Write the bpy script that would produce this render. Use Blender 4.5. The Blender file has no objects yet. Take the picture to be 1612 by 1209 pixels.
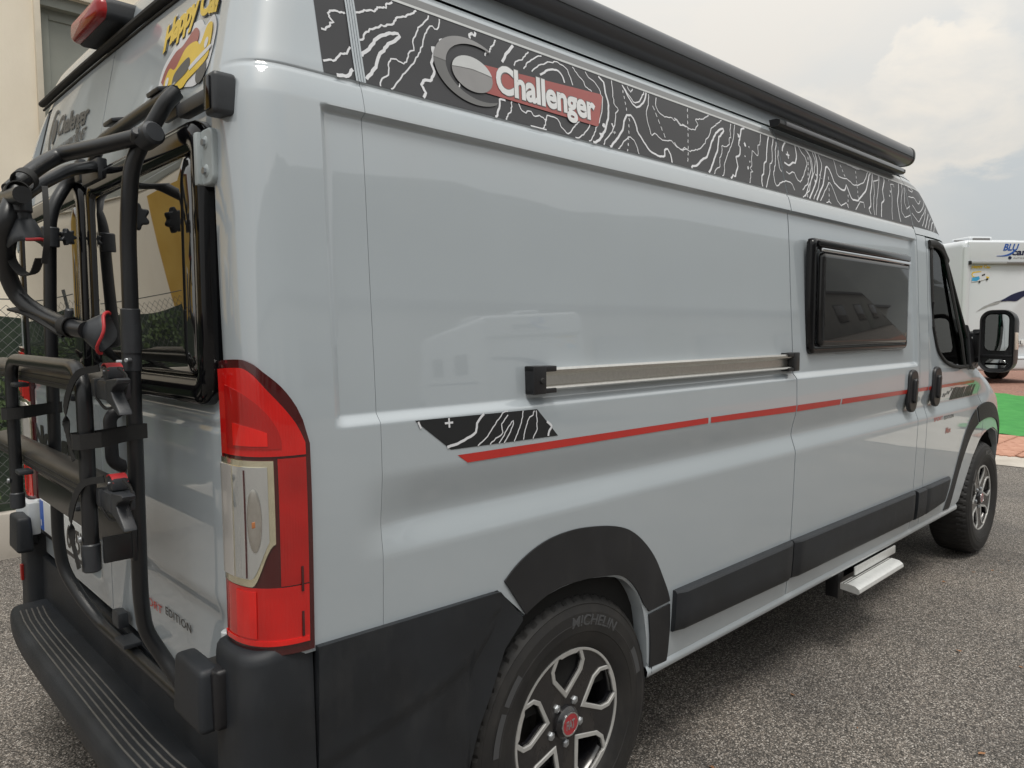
import bpy, bmesh, math, random
from mathutils import Vector, Matrix, noise as mnoise
random.seed(7)
PI = math.pi
scene = bpy.context.scene

# ------------------------------------------------------------------ camera
cam_d = bpy.data.cameras.new("camera"); cam = bpy.data.objects.new("camera", cam_d)
scene.collection.objects.link(cam); scene.camera = cam
CR = Vector((0.72245664, -0.69139931, -0.00483678)); CU = Vector((0.05381955, 0.04926009, 0.9973349)); CF = Vector((0.6893184, 0.72079153, -0.07279908))
m = Matrix.Identity(4)
for i in range(3):
    m[i][0] = CR[i]; m[i][1] = CU[i]; m[i][2] = -CF[i]
m[0][3], m[1][3], m[2][3] = -0.541, -2.342, 1.486
cam.matrix_world = m
cam_d.sensor_width = 36; cam_d.lens = 26.217; cam_d.clip_start = 0.03; cam_d.clip_end = 3000

# ------------------------------------------------------------------ light
SUN_EL, SUN_AZ = math.radians(67), math.radians(-117)      # azimuth in the x-y plane, from +x
sun_dir = Vector((math.cos(SUN_EL)*math.cos(SUN_AZ), math.cos(SUN_EL)*math.sin(SUN_AZ), math.sin(SUN_EL)))
sd = bpy.data.lights.new("sun", 'SUN'); sd.energy = 1.5; sd.angle = math.radians(20); sd.color = (1.0, .955, .88)
so = bpy.data.objects.new("sun", sd); scene.collection.objects.link(so)
so.rotation_euler = sun_dir.to_track_quat('Z', 'Y').to_euler()

world = bpy.data.worlds.new("World"); scene.world = world; world.use_nodes = True
nt = world.node_tree; nt.nodes.clear(); N = nt.nodes.new; K = nt.links.new
wo = N('ShaderNodeOutputWorld'); bg = N('ShaderNodeBackground'); bg.inputs[1].default_value = 0.096
sky = N('ShaderNodeTexSky'); sky.sky_type = 'NISHITA'; sky.sun_disc = False
sky.sun_elevation = SUN_EL; sky.sun_rotation = PI/2 - SUN_AZ; sky.air_density = 1.2; sky.dust_density = 2.5
tc = N('ShaderNodeTexCoord')
def noise_node(scale, detail, rough, vec, dist=0):
    n = N('ShaderNodeTexNoise'); n.inputs['Scale'].default_value = scale; n.inputs['Detail'].default_value = detail
    n.inputs['Roughness'].default_value = rough; n.inputs['Distortion'].default_value = dist; K(vec, n.inputs['Vector']); return n
def ramp_node(fac, stops):
    r = N('ShaderNodeValToRGB'); e = r.color_ramp.elements
    e[0].position, e[0].color = stops[0][0], (*stops[0][1], 1); e[1].position, e[1].color = stops[-1][0], (*stops[-1][1], 1)
    for p_, c_ in stops[1:-1]:
        q = e.new(p_); q.color = (*c_, 1)
    K(fac, r.inputs[0]); return r
def math_node(op, a, b=None, clamp=False):
    n = N('ShaderNodeMath'); n.operation = op; n.use_clamp = clamp
    for i, v in enumerate((a, b)):
        if v is None: continue
        if isinstance(v, (int, float)): n.inputs[i].default_value = v
        else: K(v, n.inputs[i])
    return n.outputs[0]
mp = N('ShaderNodeMapping'); mp.inputs['Scale'].default_value = (1, 1, 2.1); K(tc.outputs['Generated'], mp.inputs[0])
n1 = noise_node(1.7, 6, .55, mp.outputs[0], .25)
n2 = noise_node(7.0, 8, .6, mp.outputs[0], .3)
# thin overcast: blue-grey to warm white
veil = ramp_node(n1.outputs[0], [(.36, (7.1, 6.8, 6.3)), (.50, (6.5, 6.5, 6.3)), (.64, (5.6, 5.9, 6.0))])
mix1 = N('ShaderNodeMix'); mix1.data_type = 'RGBA'; mix1.inputs[0].default_value = .96
K(sky.outputs[0], mix1.inputs[6]); K(veil.outputs[0], mix1.inputs[7])
# one bank of cumulus standing to the front
def dirpx(px, py):
    return (CF + CR*((px-806)/1173.96) - CU*((py-604.5)/1173.96)).normalized()
def blob(vec, d, r0, r1):
    dp = N('ShaderNodeVectorMath'); dp.operation = 'DISTANCE'; K(vec, dp.inputs[0]); dp.inputs[1].default_value = d
    a = math_node('ADD', dp.outputs['Value'], math_node('MULTIPLY', math_node('SUBTRACT', n2.outputs[0], .5), .16))
    mr = N('ShaderNodeMapRange'); mr.interpolation_type = 'SMOOTHSTEP'; mr.inputs[1].default_value = r0; mr.inputs[2].default_value = r1
    mr.inputs[3].default_value = 1; mr.inputs[4].default_value = 0; K(a, mr.inputs[0]); return mr.outputs[0]
nv = N('ShaderNodeVectorMath'); nv.operation = 'NORMALIZE'; K(tc.outputs['Generated'], nv.inputs[0])
b = blob(nv.outputs[0], tuple(dirpx(1470, 100)), .050, .062)
for (px, py, r) in ((1500, 160, .062), (1445, 225, .048), (1535, 60, .034), (1540, 210, .05), (1255, 195, .030), (1310, 215, .034)):
    b = math_node('MAXIMUM', b, blob(nv.outputs[0], tuple(dirpx(px, py)), r-.010, r+.016))
b = math_node('MULTIPLY', b, .62)
shade = ramp_node(n2.outputs[0], [(.36, (6.7, 6.6, 6.3)), (.60, (8.6, 7.9, 6.9))])
mix2 = N('ShaderNodeMix'); mix2.data_type = 'RGBA'; K(b, mix2.inputs[0]); K(mix1.outputs[2], mix2.inputs[6]); K(shade.outputs[0], mix2.inputs[7])
# an overcast sky brightens evenly from the horizon to the zenith
sx = N('ShaderNodeSeparateXYZ'); K(nv.outputs[0], sx.inputs[0])
up = math_node('ADD', math_node('MULTIPLY', math_node('MAXIMUM', sx.outputs[2], 0.0), .85), .60)
sc_ = N('ShaderNodeVectorMath'); sc_.operation = 'SCALE'; K(mix2.outputs[2], sc_.inputs[0]); K(up, sc_.inputs[3])
K(sc_.outputs[0], bg.inputs[0]); K(bg.outputs[0], wo.inputs[0])

scene.view_settings.view_transform = 'Standard'; scene.view_settings.look = 'None'
scene.view_settings.exposure = 0.52; scene.view_settings.gamma = 1; scene.view_settings.use_curve_mapping = False
scene.render.engine = 'CYCLES'

# ------------------------------------------------------------------ materials
def mat(name, col, rough=.5, metal=0., coat=0., coat_rough=.03, var=.0, vscale=20., bump=0., bscale=200., spec=.5, ior=1.5, trans=0., alpha=1., col2=None, coords='Object'):
    mt = bpy.data.materials.new(name); mt.use_nodes = True; t = mt.node_tree; p = t.nodes['Principled BSDF']
    p.inputs['Base Color'].default_value = (*col, 1); p.inputs['Roughness'].default_value = rough; p.inputs['Metallic'].default_value = metal
    p.inputs['Coat Weight'].default_value = coat; p.inputs['Coat Roughness'].default_value = coat_rough
    p.inputs['Specular IOR Level'].default_value = spec; p.inputs['IOR'].default_value = ior
    p.inputs['Transmission Weight'].default_value = trans; p.inputs['Alpha'].default_value = alpha
    tcn = t.nodes.new('ShaderNodeTexCoord')
    if var > 0 or col2:
        n = t.nodes.new('ShaderNodeTexNoise'); n.inputs['Scale'].default_value = vscale; n.inputs['Detail'].default_value = 6
        t.links.new(tcn.outputs[coords], n.inputs['Vector'])
        r = t.nodes.new('ShaderNodeValToRGB'); e = r.color_ramp.elements
        c2 = col2 or tuple(min(1, c*(1+var)) for c in col); c1 = col if col2 else tuple(c*(1-var) for c in col)
        e[0].position = .3; e[0].color = (*c1, 1); e[1].position = .7; e[1].color = (*c2, 1)
        t.links.new(n.outputs[0], r.inputs[0]); t.links.new(r.outputs[0], p.inputs['Base Color'])
    if bump > 0:
        n = t.nodes.new('ShaderNodeTexNoise'); n.inputs['Scale'].default_value = bscale; n.inputs['Detail'].default_value = 3
        t.links.new(tcn.outputs[coords], n.inputs['Vector'])
        b_ = t.nodes.new('ShaderNodeBump'); b_.inputs['Strength'].default_value = bump; b_.inputs['Distance'].default_value = .002
        t.links.new(n.outputs[0], b_.inputs['Height']); t.links.new(b_.outputs[0], p.inputs['Normal'])
    return mt
PAINT = mat("grey_paint", (.375, .418, .452), .42, coat=1.0, coat_rough=.02, var=.015, vscale=3, bump=.028, bscale=170, coords='Object')
PAINT.node_tree.nodes['Principled BSDF'].inputs['Coat IOR'].default_value = 1.86
def weather(mt, amount, scale, col=(.30, .28, .25), rough=.12):
    t = mt.node_tree; p = t.nodes['Principled BSDF']; n = t.nodes.new('ShaderNodeTexNoise'); c = t.nodes.new('ShaderNodeTexCoord'); mp_ = t.nodes.new('ShaderNodeMapping')
    mp_.inputs['Scale'].default_value = (1, 1, .45); t.links.new(c.outputs['Object'], mp_.inputs[0]); t.links.new(mp_.outputs[0], n.inputs['Vector'])
    n.inputs['Scale'].default_value = scale; n.inputs['Detail'].default_value = 9; n.inputs['Roughness'].default_value = .68
    r = t.nodes.new('ShaderNodeMapRange'); r.inputs[1].default_value = .50; r.inputs[2].default_value = .78; r.inputs[3].default_value = 0; r.inputs[4].default_value = amount; t.links.new(n.outputs[0], r.inputs[0])
    src = p.inputs['Base Color'].links[0].from_socket; mx = t.nodes.new('ShaderNodeMix'); mx.data_type = 'RGBA'; t.links.new(r.outputs[0], mx.inputs[0]); t.links.new(src, mx.inputs[6]); mx.inputs[7].default_value = (*col, 1)
    t.links.new(mx.outputs[2], p.inputs['Base Color'])
    ad = t.nodes.new('ShaderNodeMath'); ad.operation = 'MULTIPLY_ADD'; ad.inputs[1].default_value = rough/max(amount, .01); key = 'Coat Roughness' if p.inputs['Coat Weight'].default_value > .8 else 'Roughness'; ad.inputs[2].default_value = p.inputs[key].default_value
    t.links.new(r.outputs[0], ad.inputs[0]); t.links.new(ad.outputs[0], p.inputs[key])
weather(PAINT, .06, 5, (.33, .32, .29), .03)
PLASTIC = mat("black_textured_plastic", (.012, .0145, .0185), .52, var=.28, vscale=5, bump=.35, bscale=900)
PLASTIC_D = mat("dark_smooth_plastic", (.012, .012, .014), .38, var=.1, vscale=30, bump=.05, bscale=500)
FLARE = mat("flare_plastic", (.012, .0125, .0145), .55, var=.25, vscale=6, bump=.2, bscale=1200)
GLOSSB = mat("gloss_black", (.004, .004, .005), .09, spec=.35, bump=.01, bscale=40)
RUBBER = mat("rubber", (.014, .014, .014), .7, var=.15, vscale=30, bump=.1, bscale=400)
TYRE = mat("tyre_rubber", (.008, .008, .009), .62, var=.25, vscale=9, bump=.15, bscale=600, col2=(.018, .017, .016))
DARKIN = mat("dark_inner", (.006, .006, .006), .9, var=.1)
ALU = mat("brushed_aluminium", (.62, .61, .58), .30, metal=1, var=.06, vscale=90, bump=.05, bscale=300)
ALU_W = mat("anodised_step_aluminium", (.72, .73, .72), .42, metal=.55, var=.05, vscale=60)
RIMSIL = mat("machined_rim_silver", (.46, .46, .45), .36, metal=.35, var=.05, vscale=60)
RIMBLK = mat("gloss_black_rim", (.008, .008, .010), .25, coat=.6, coat_rough=.08, var=.2, vscale=30)
BOLT = mat("zinc_bolt", (.42, .44, .46), .35, metal=.8, var=.1, vscale=80)
CHROME = mat("chrome_strip", (.75, .76, .78), .12, metal=1, var=.02)
BAND = mat("dark_foil", (.026, .026, .030), .50, coat=.18, coat_rough=.25, var=.04, vscale=3)
FOILB = mat("black_foil", (.010, .011, .013), .45, coat=.1, coat_rough=.2, var=.05)
GREYB = mat("mid_grey_foil", (.145, .148, .15), .38, coat=.5, coat_rough=.15, var=.04, vscale=3)
WHITE = mat("white_print", (.66, .67, .70), .45, coat=.3, coat_rough=.15, var=.02)
REDP = mat("red_print", (.47, .022, .016), .42, coat=.4, coat_rough=.1, var=.04)
REDF = mat("faded_red_foil", (.30, .052, .045), .40, coat=.5, coat_rough=.18, var=.04)
LOGO_L = mat("logo_light_grey", (.50, .51, .51), .35, metal=.3, coat=.4, var=.05)
CHARL = mat("letter_silver", (.66, .67, .68), .35, metal=.15, coat=.3, var=.05)
LOGO_M = mat("logo_mid_grey", (.24, .235, .235), .35, metal=.3, coat=.4, var=.05)
LOGO_D = mat("logo_dark_grey", (.12, .12, .12), .4, coat=.3, var=.05)
PRINTG = mat("grey_print", (.085, .083, .078), .5, var=.05)
PRINTK = mat("black_print", (.010, .010, .011), .45, coat=.3, var=.05)
YEL = mat("yellow_print", (.72, .50, .03), .45, coat=.3, var=.04)
HINGEP = mat("grey_plastic_hinge", (.36, .40, .41), .45, var=.04, bump=.05)
LOCKW = mat("light_grey_hinge", (.50, .53, .55), .4, var=.04)
weather(PLASTIC, .11, 9, (.14, .135, .13)); weather(FLARE, .10, 11, (.14, .135, .13)); weather(TYRE, .22, 16, (.09, .08, .07)); weather(RIMSIL, .25, 14, (.20, .17, .14)); weather(RIMBLK, .18, 14, (.13, .11, .09))
TUBEM = mat("black_powder_coat", (.010, .011, .013), .36, coat=.25, coat_rough=.3, var=.15, vscale=20, bump=.12, bscale=700)
RAILM = mat("bronze_grey_rail", (.085, .080, .074), .42, metal=.55, var=.1, vscale=10)
CLAMPM = mat("rack_plastic", (.030, .033, .038), .42, var=.15, vscale=30, bump=.1, bscale=400)
REDRUB = mat("red_rubber", (.42, .025, .03), .5, var=.08)
AWN = mat("anthracite_awning", (.042, .045, .054), .36, coat=.35, coat_rough=.25, var=.05, vscale=3, bump=.05, bscale=300)
LEDM = mat("smoked_bar", (.10, .10, .11), .3, coat=.5, var=.05)
CLEARM = mat("clear_lens", (.60, .62, .62), .10, metal=.7, coat=1, coat_rough=.01, var=.02, vscale=10)
REFLM = mat("reflector_lining", (.86, .82, .62), .18, metal=.9, coat=1, var=.08, vscale=30)
AMBER = mat("amber_bulb", (.42, .16, .06), .2, coat=1)
SEATM = mat("seat_fabric", (.34, .36, .34), .8, var=.1)
DASHM = mat("dashboard_plastic", (.05, .055, .055), .6, var=.1)
PLATEW = mat("plate_white", (.70, .72, .72), .4, var=.03)
BLUE = mat("plate_blue", (.02, .10, .45), .4, var=.05)
def red_lens(name, col, ribs):
    mt = mat(name, col, .10, coat=1, coat_rough=.01)
    t = mt.node_tree; p = t.nodes['Principled BSDF']; p.inputs['Transmission Weight'].default_value = .12; p.inputs['IOR'].default_value = 1.49
    tcn = t.nodes.new('ShaderNodeTexCoord'); w = t.nodes.new('ShaderNodeTexWave'); w.bands_direction = 'Z' if ribs > 0 else 'X'
    w.inputs['Scale'].default_value = abs(ribs); w.inputs['Distortion'].default_value = .6
    t.links.new(tcn.outputs['Object'], w.inputs['Vector'])
    b_ = t.nodes.new('ShaderNodeBump'); b_.inputs['Strength'].default_value = .12; b_.inputs['Distance'].default_value = .003
    t.links.new(w.outputs[1], b_.inputs['Height']); t.links.new(b_.outputs[0], p.inputs['Normal'])
    n = t.nodes.new('ShaderNodeTexNoise'); n.inputs['Scale'].default_value = 9; t.links.new(tcn.outputs['Object'], n.inputs['Vector'])
    r = t.nodes.new('ShaderNodeValToRGB'); e = r.color_ramp.elements; e[0].position = .35; e[1].position = .65
    e[0].color = (col[0]*.85, col[1]*.8, col[2]*.8, 1); e[1].color = (min(1, col[0]*1.1), col[1], col[2], 1)
    t.links.new(n.outputs[0], r.inputs[0]); t.links.new(r.outputs[0], p.inputs['Base Color']); return mt
RED_L = red_lens("bright_red_lens", (.80, .012, .008), -60)
RED_M = red_lens("deep_red_lens", (.42, .008, .007), -60)
RED_M2 = red_lens("red_lens", (.60, .010, .008), -60)  # lens reds differ in brightness to paint its lit and shaded zones
RED_D = mat("dark_red_rim_lens", (.055, .004, .005), .10, coat=1, coat_rough=.02)
DARKGL = mat("dark_tinted_glass", (.012, .012, .012), .02, spec=.5, ior=2.3, coat=1, coat_rough=.005, bump=.22, bscale=2.2)
DARKGL2 = mat("smoked_acrylic", (.012, .012, .013), .03, spec=.45, ior=1.5, bump=.1, bscale=2.2)
def cab_glass():
    mt = bpy.data.materials.new("green_cab_glass"); mt.use_nodes = True; t = mt.node_tree; t.nodes.remove(t.nodes['Principled BSDF'])
    o = t.nodes['Material Output']; g = t.nodes.new('ShaderNodeBsdfGlossy'); g.inputs['Roughness'].default_value = .01
    tr = t.nodes.new('ShaderNodeBsdfTransparent'); tr.inputs[0].default_value = (.50, .84, .70, 1)
    f = t.nodes.new('ShaderNodeFresnel'); f.inputs[0].default_value = 1.27
    mx = t.nodes.new('ShaderNodeMixShader'); t.links.new(f.outputs[0], mx.inputs[0]); t.links.new(tr.outputs[0], mx.inputs[1]); t.links.new(g.outputs[0], mx.inputs[2])
    t.links.new(mx.outputs[0], o.inputs[0]); return mt
CABGL = cab_glass()
MIRROR = mat("mirror_glass", (.75, .78, .78), .02, metal=1)

# ------------------------------------------------------------------ mesh helpers
def mesh_of(name, V, F, smooth=True, sharp=None):
    me = bpy.data.meshes.new(name); me.from_pydata([tuple(v) for v in V], [], F); me.update()
    if smooth:
        me.polygons.foreach_set('use_smooth', [True]*len(me.polygons))
        me.set_sharp_from_angle(angle=math.radians(sharp if sharp else 38))
    return me
def link(o, parent=None):
    scene.collection.objects.link(o)
    if parent is not None: o.parent = parent
    return o
def make(name, VF, material, parent=None, smooth=True, label=None, sharp=None):
    V, F = VF[0], VF[1]
    if parent is not None:
        off = ORIGIN.get(parent.name, Vector((0, 0, 0)))
        V = [Vector(v) - off for v in V]
    me = mesh_of(name, V, F, smooth, sharp)
    for k in (material if isinstance(material, (list, tuple)) else [material]): me.materials.append(k)
    o = bpy.data.objects.new(name, me); link(o, parent)
    if parent is not None: ORIGIN[o.name] = ORIGIN.get(parent.name, Vector((0, 0, 0)))
    if label: o['label'] = label
    return o
ORIGIN = {}
def thing(name, label, cat, loc, group=None):
    o = bpy.data.objects.new(name, None); scene.collection.objects.link(o); o.location = loc; o.empty_display_size = .1
    o['label'] = label; o['category'] = cat
    if group: o['group'] = group
    ORIGIN[o.name] = Vector(loc); return o
class MB:
    def __init__(s): s.V = []; s.F = []
    def add(s, V, F):
        n = len(s.V); s.V += [Vector(v) for v in V]; s.F += [tuple(i+n for i in f) for f in F]; return s
    @property
    def vf(s): return s.V, s.F
    def __getitem__(s, i): return (s.V, s.F)[i]
def bmvf(bm):
    bm.verts.index_update(); V = [v.co.copy() for v in bm.verts]; F = [tuple(v.index for v in f.verts) for f in bm.faces]; bm.free(); return V, F
def boxb(size, bevel=0., seg=2, taper=None):
    bm = bmesh.new(); bmesh.ops.create_cube(bm, size=1)
    for v in bm.verts:
        v.co = Vector((v.co.x*size[0], v.co.y*size[1], v.co.z*size[2]))
        if taper and v.co.z > 0: v.co.x *= taper[0]; v.co.y *= taper[1]
    if bevel > 0: bmesh.ops.bevel(bm, geom=list(bm.edges), offset=bevel, segments=seg, profile=.6, affect='EDGES')
    return bmvf(bm)
def box(c, size, bevel=0., rot=None, seg=2, taper=None):
    V, F = boxb(size, bevel, seg, taper); c = Vector(c)
    if rot is not None: V = [rot @ v for v in V]
    return [v + c for v in V], F
def b2(lo, hi, bevel=0., seg=2):
    return box([(a+b)/2 for a, b in zip(lo, hi)], [abs(b-a) for a, b in zip(lo, hi)], bevel, seg=seg)
def cr_path(P, n=6):
    P = [Vector(p) for p in P]; Q = [P[0]*2-P[1]] + P + [P[-1]*2-P[-2]]; out = []
    for i in range(1, len(Q)-2):
        p0, p1, p2, p3 = Q[i-1], Q[i], Q[i+1], Q[i+2]
        for k in range(n):
            t = k/n
            out.append(.5*((2*p1)+(-p0+p2)*t+(2*p0-5*p1+4*p2-p3)*t*t+(-p0+3*p1-3*p2+p3)*t**3))
    out.append(P[-1]); return out
def round_path(P, r, n=7):
    P = [Vector(p) for p in P]; out = [P[0]]
    for i in range(1, len(P)-1):
        a, b, c = P[i-1], P[i], P[i+1]; d1 = (a-b); d2 = (c-b); rr = min(r, d1.length*.45, d2.length*.45)
        s = b + d1.normalized()*rr; e = b + d2.normalized()*rr
        for k in range(n+1):
            t = k/n; out.append(s*(1-t)**2 + b*2*t*(1-t) + e*t*t)
    out.append(P[-1]); return out
def tube(path, r, seg=16, cap=True, ry=None, up=None, closed=False):
    P = [Vector(p) for p in path]; n = len(P); V = []; F = []
    T = []
    for i in range(n):
        a = P[(i-1) % n] if (i > 0 or closed) else P[i]; b = P[(i+1) % n] if (i < n-1 or closed) else P[i]
        T.append((b-a).normalized())
    u = Vector(up) if up else (Vector((0, 0, 1)) if abs(T[0].z) < .9 else Vector((1, 0, 0)))
    u = (u - T[0]*u.dot(T[0])).normalized()
    for i in range(n):
        u = (u - T[i]*u.dot(T[i])).normalized(); v = T[i].cross(u)
        ri = r[i] if isinstance(r, (list, tuple)) else r; rj = (ry if ry else ri)
        for k in range(seg):
            a = 2*PI*k/seg; V.append(P[i] + u*(ri*math.cos(a)) + v*(rj*math.sin(a)))
    for i in range(n-1 if not closed else n):
        j = (i+1) % n
        for k in range(seg):
            F.append((i*seg+k, i*seg+(k+1) % seg, j*seg+(k+1) % seg, j*seg+k))
    if cap and not closed:
        F.append(tuple(range(seg))[::-1]); F.append(tuple((n-1)*seg+k for k in range(seg)))
    return V, F
def cyl(a, b, r, seg=20, r2=None, bevel=0):
    a = Vector(a); b = Vector(b); d = (b-a)
    if bevel > 0:
        L = d.length; e = d/L*bevel
        return tube([a, a+e, b-e, b], [r-bevel, r, r, r-bevel], seg)
    return tube([a, b], [r, r2 if r2 is not None else r], seg)
def loops(L, closed_loops=True, cap0=False, cap1=False):
    V = []; F = []; n = len(L[0])
    for l in L: V += [Vector(p) for p in l]
    for i in range(len(L)-1):
        for k in range(n if closed_loops else n-1):
            k2 = (k+1) % n; F.append((i*n+k, i*n+k2, (i+1)*n+k2, (i+1)*n+k))
    if cap0: F.append(tuple(range(n))[::-1])
    if cap1: F.append(tuple((len(L)-1)*n+k for k in range(n)))
    return V, F
def rrect(cx, cy, w, h, r, n=6):
    out = []
    for (sx, sy, a0) in ((1, 1, 0), (-1, 1, PI/2), (-1, -1, PI), (1, -1, 1.5*PI)):
        for k in range(n+1):
            a = a0 + PI/2*k/n; out.append((cx+sx*(w/2-r)+r*math.cos(a), cy+sy*(h/2-r)+r*math.sin(a)))
    return out
def flat(splines, depth=0., bevel=0., res=1):
    """2D outlines (outer first, holes allowed) -> filled, extruded local mesh."""
    cu = bpy.data.curves.new("t", 'CURVE'); cu.dimensions = '2D'; cu.fill_mode = 'BOTH'; cu.extrude = depth; cu.bevel_depth = bevel; cu.bevel_resolution = res
    cu.offset = -bevel
    for s in splines:
        sp = cu.splines.new('POLY'); sp.points.add(len(s)-1)
        for i, (x, y) in enumerate(s): sp.points[i].co = (x, y, 0, 1)
        sp.use_cyclic_u = True
    return curve_vf(cu)
def curve_vf(cu):
    o = bpy.data.objects.new("t", cu); scene.collection.objects.link(o)
    dg = bpy.context.evaluated_depsgraph_get(); dg.update(); me = bpy.data.meshes.new_from_object(o.evaluated_get(dg))
    V = [v.co.copy() for v in me.vertices]; F = [tuple(p.vertices) for p in me.polygons]
    bpy.data.objects.remove(o); bpy.data.curves.remove(cu); bpy.data.meshes.remove(me); return V, F
TEXTS = {}
def text(s, bold=0., extrude=0., shear=0., spacing=1.):
    """mesh of a word, normalised so that x runs 0..1 and the capital height is 1 (y)."""
    key = (s, bold, extrude, shear, spacing)
    if key not in TEXTS:
        cu = bpy.data.curves.new("t", 'FONT'); cu.body = s; cu.offset = bold; cu.extrude = extrude; cu.shear = shear; cu.space_character = spacing; cu.resolution_u = 4
        V, F = curve_vf(cu)
        x0 = min(v.x for v in V); x1 = max(v.x for v in V)
        TEXTS[key] = ([Vector(((v.x-x0)/(x1-x0), v.y/.729, v.z)) for v in V], F, x1-x0)
    return TEXTS[key]
def mapped(VF, fn): return [Vector(fn(v)) for v in VF[0]], VF[1]
def holed_plate(outer, holes, t, lip=.0025):
    """disc with openings: face on z=t, bevelled edges and walls going back to z=-t"""
    bm = bmesh.new(); E_ = []
    def off(P, d):
        n = len(P); out = []
        A = sum(P[i][0]*P[(i+1) % n][1]-P[(i+1) % n][0]*P[i][1] for i in range(n))
        s = 1 if A > 0 else -1
        for i in range(n):
            a, b, c = P[i-1], P[i], P[(i+1) % n]; d1 = Vector((b[0]-a[0], b[1]-a[1])).normalized(); d2 = Vector((c[0]-b[0], c[1]-b[1])).normalized()
            nrm = Vector((d1.y+d2.y, -(d1.x+d2.x)))
            if nrm.length < 1e-6: nrm = Vector((d1.y, -d1.x))
            nrm.normalize(); out.append((b[0]+nrm.x*d*s, b[1]+nrm.y*d*s))
        return out
    rings = [off(outer, -lip)]+[off(P, lip) for P in holes]
    for P in rings:
        vs = [bm.verts.new((x, y, t)) for x, y in P]; E_ += [bm.edges.new((vs[i], vs[(i+1) % len(vs)])) for i in range(len(vs))]
    bmesh.ops.triangle_fill(bm, use_beauty=True, use_dissolve=False, edges=E_)
    bad = [f for f in bm.faces if any(in_poly(f.calc_center_median().x, f.calc_center_median().y, P) for P in holes)]
    if bad: bmesh.ops.delete(bm, geom=bad, context='FACES_ONLY')
    for f in bm.faces:
        if f.normal.z < 0: f.normal_flip()
    mb = MB().add(*bmvf(bm))
    for P, Q in zip(rings, [outer]+list(holes)):
        mb.add(*loops([[(x, y, t) for x, y in P], [(x, y, t-lip) for x, y in Q], [(x, y, -t) for x, y in Q]]))
    return mb.V, mb.F
def in_poly(x, y, P):
    c = False; n = len(P)
    for i in range(n):
        x1, y1 = P[i]; x2, y2 = P[(i+1) % n]
        if (y1 > y) != (y2 > y) and x < (x2-x1)*(y-y1)/(y2-y1)+x1: c = not c
    return c
def resample(P, n):
    P = [tuple(p) for p in P]; D = [0]
    for a, b in zip(P, P[1:]): D.append(D[-1]+math.dist(a, b))
    out = []
    for k in range(n):
        d = D[-1]*k/(n-1); i = 0
        while i < len(D)-2 and D[i+1] < d: i += 1
        t = (d-D[i])/max(1e-9, D[i+1]-D[i]); out.append(tuple(a+(b-a)*t for a, b in zip(P[i], P[i+1])))
    return out
def smooth2(P, n=5): return [tuple(p)[:2] for p in cr_path([(a, b, 0) for a, b in P], n)]
def tag(o, label, cat, group=None):
    o['label'] = label; o['category'] = cat
    if group: o['group'] = group
    return o
def structure(o): o['kind'] = 'structure'; return o

def lerp(a,b,t): return a+(b-a)*t
def interp(x,tab):
    if x<=tab[0][0]: return tab[0][1]
    for (a,va),(b,vb) in zip(tab,tab[1:]):
        if x<=b: return va+(vb-va)*(x-a)/(b-a)
    return tab[-1][1]
def csp(tab):
    # smooth monotone-ish cubic (Catmull-Rom with limited slopes)
    xs=[t[0] for t in tab]; ys=[t[1] for t in tab]; n=len(xs); m=[0]*n
    d=[(ys[i+1]-ys[i])/(xs[i+1]-xs[i]) for i in range(n-1)]
    m[0]=d[0]; m[-1]=d[-1]
    for i in range(1,n-1): m[i]=0 if d[i-1]*d[i]<=0 else 2*d[i-1]*d[i]/(d[i-1]+d[i])
    def f(x):
        if x<=xs[0]: return ys[0]
        if x>=xs[-1]: return ys[-1]
        for i in range(n-1):
            if x<=xs[i+1]: break
        h=xs[i+1]-xs[i]; t=(x-xs[i])/h
        return (2*t**3-3*t*t+1)*ys[i]+(t**3-2*t*t+t)*h*m[i]+(3*t*t-2*t**3)*ys[i+1]+(t**3-t*t)*h*m[i+1]
    return f
def sst(a,b,x):
    t=(x-a)/(b-a); t=0 if t<0 else 1 if t>1 else t
    return t*t*(3-2*t)
def lin(a,b,x):
    t=(x-a)/(b-a); t=0 if t<0 else 1 if t>1 else t
    return .75*t+.25*t*t*(3-2*t)
half_width=csp([(.30,.955),(.38,.985),(.46,.998),(.6,1.008),(.9,1.02),(1.15,1.025),(1.30,1.022),(1.6,1.006),(1.935,.985),(1.965,.979),(2.003,.967),(2.22,.915),(2.27,.893),(2.315,.872),(2.34,.862),(2.40,.85),(2.46,.795),(2.54,.67),(2.59,.48),(2.61,.2),(2.615,0.02)])
front_x=csp([(.30,5.86),(.5,5.97),(.8,5.98),(1.0,5.88),(1.12,5.66),(1.22,5.40),(1.32,5.19),(1.6,4.93),(1.9,4.70),(2.05,4.60),(2.2,4.47),(2.35,4.25),(2.45,4.05),(2.54,3.85),(2.615,3.4)])
rear_x=csp([(.30,.070),(.9,.064),(1.4,.062),(1.9,.066),(2.1,.105),(2.26,.150),(2.30,.165),(2.36,.175),(2.46,.24),(2.55,.36),(2.615,1.0)])
RC=.125; PC=2.9
def door_x(z): return interp(z,[(.5,.084),(1.9,.084),(2.0,.098),(2.3,.158),(2.5,.2)])
def plan_w(x,z):
    w=half_width(z); xf=front_x(z); L=1.2 if z<1.25 else .95
    t=(x-(xf-L))/L
    if t>0: w*=max(0,1-min(t,1)**3.6)**(1/2.2)
    r=RC; xr=rear_x(z); t=(xr+r-x)/r
    if t>0: w=w-r+r*max(0,1-min(t,1)**PC)**(1/PC)
    return w
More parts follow.
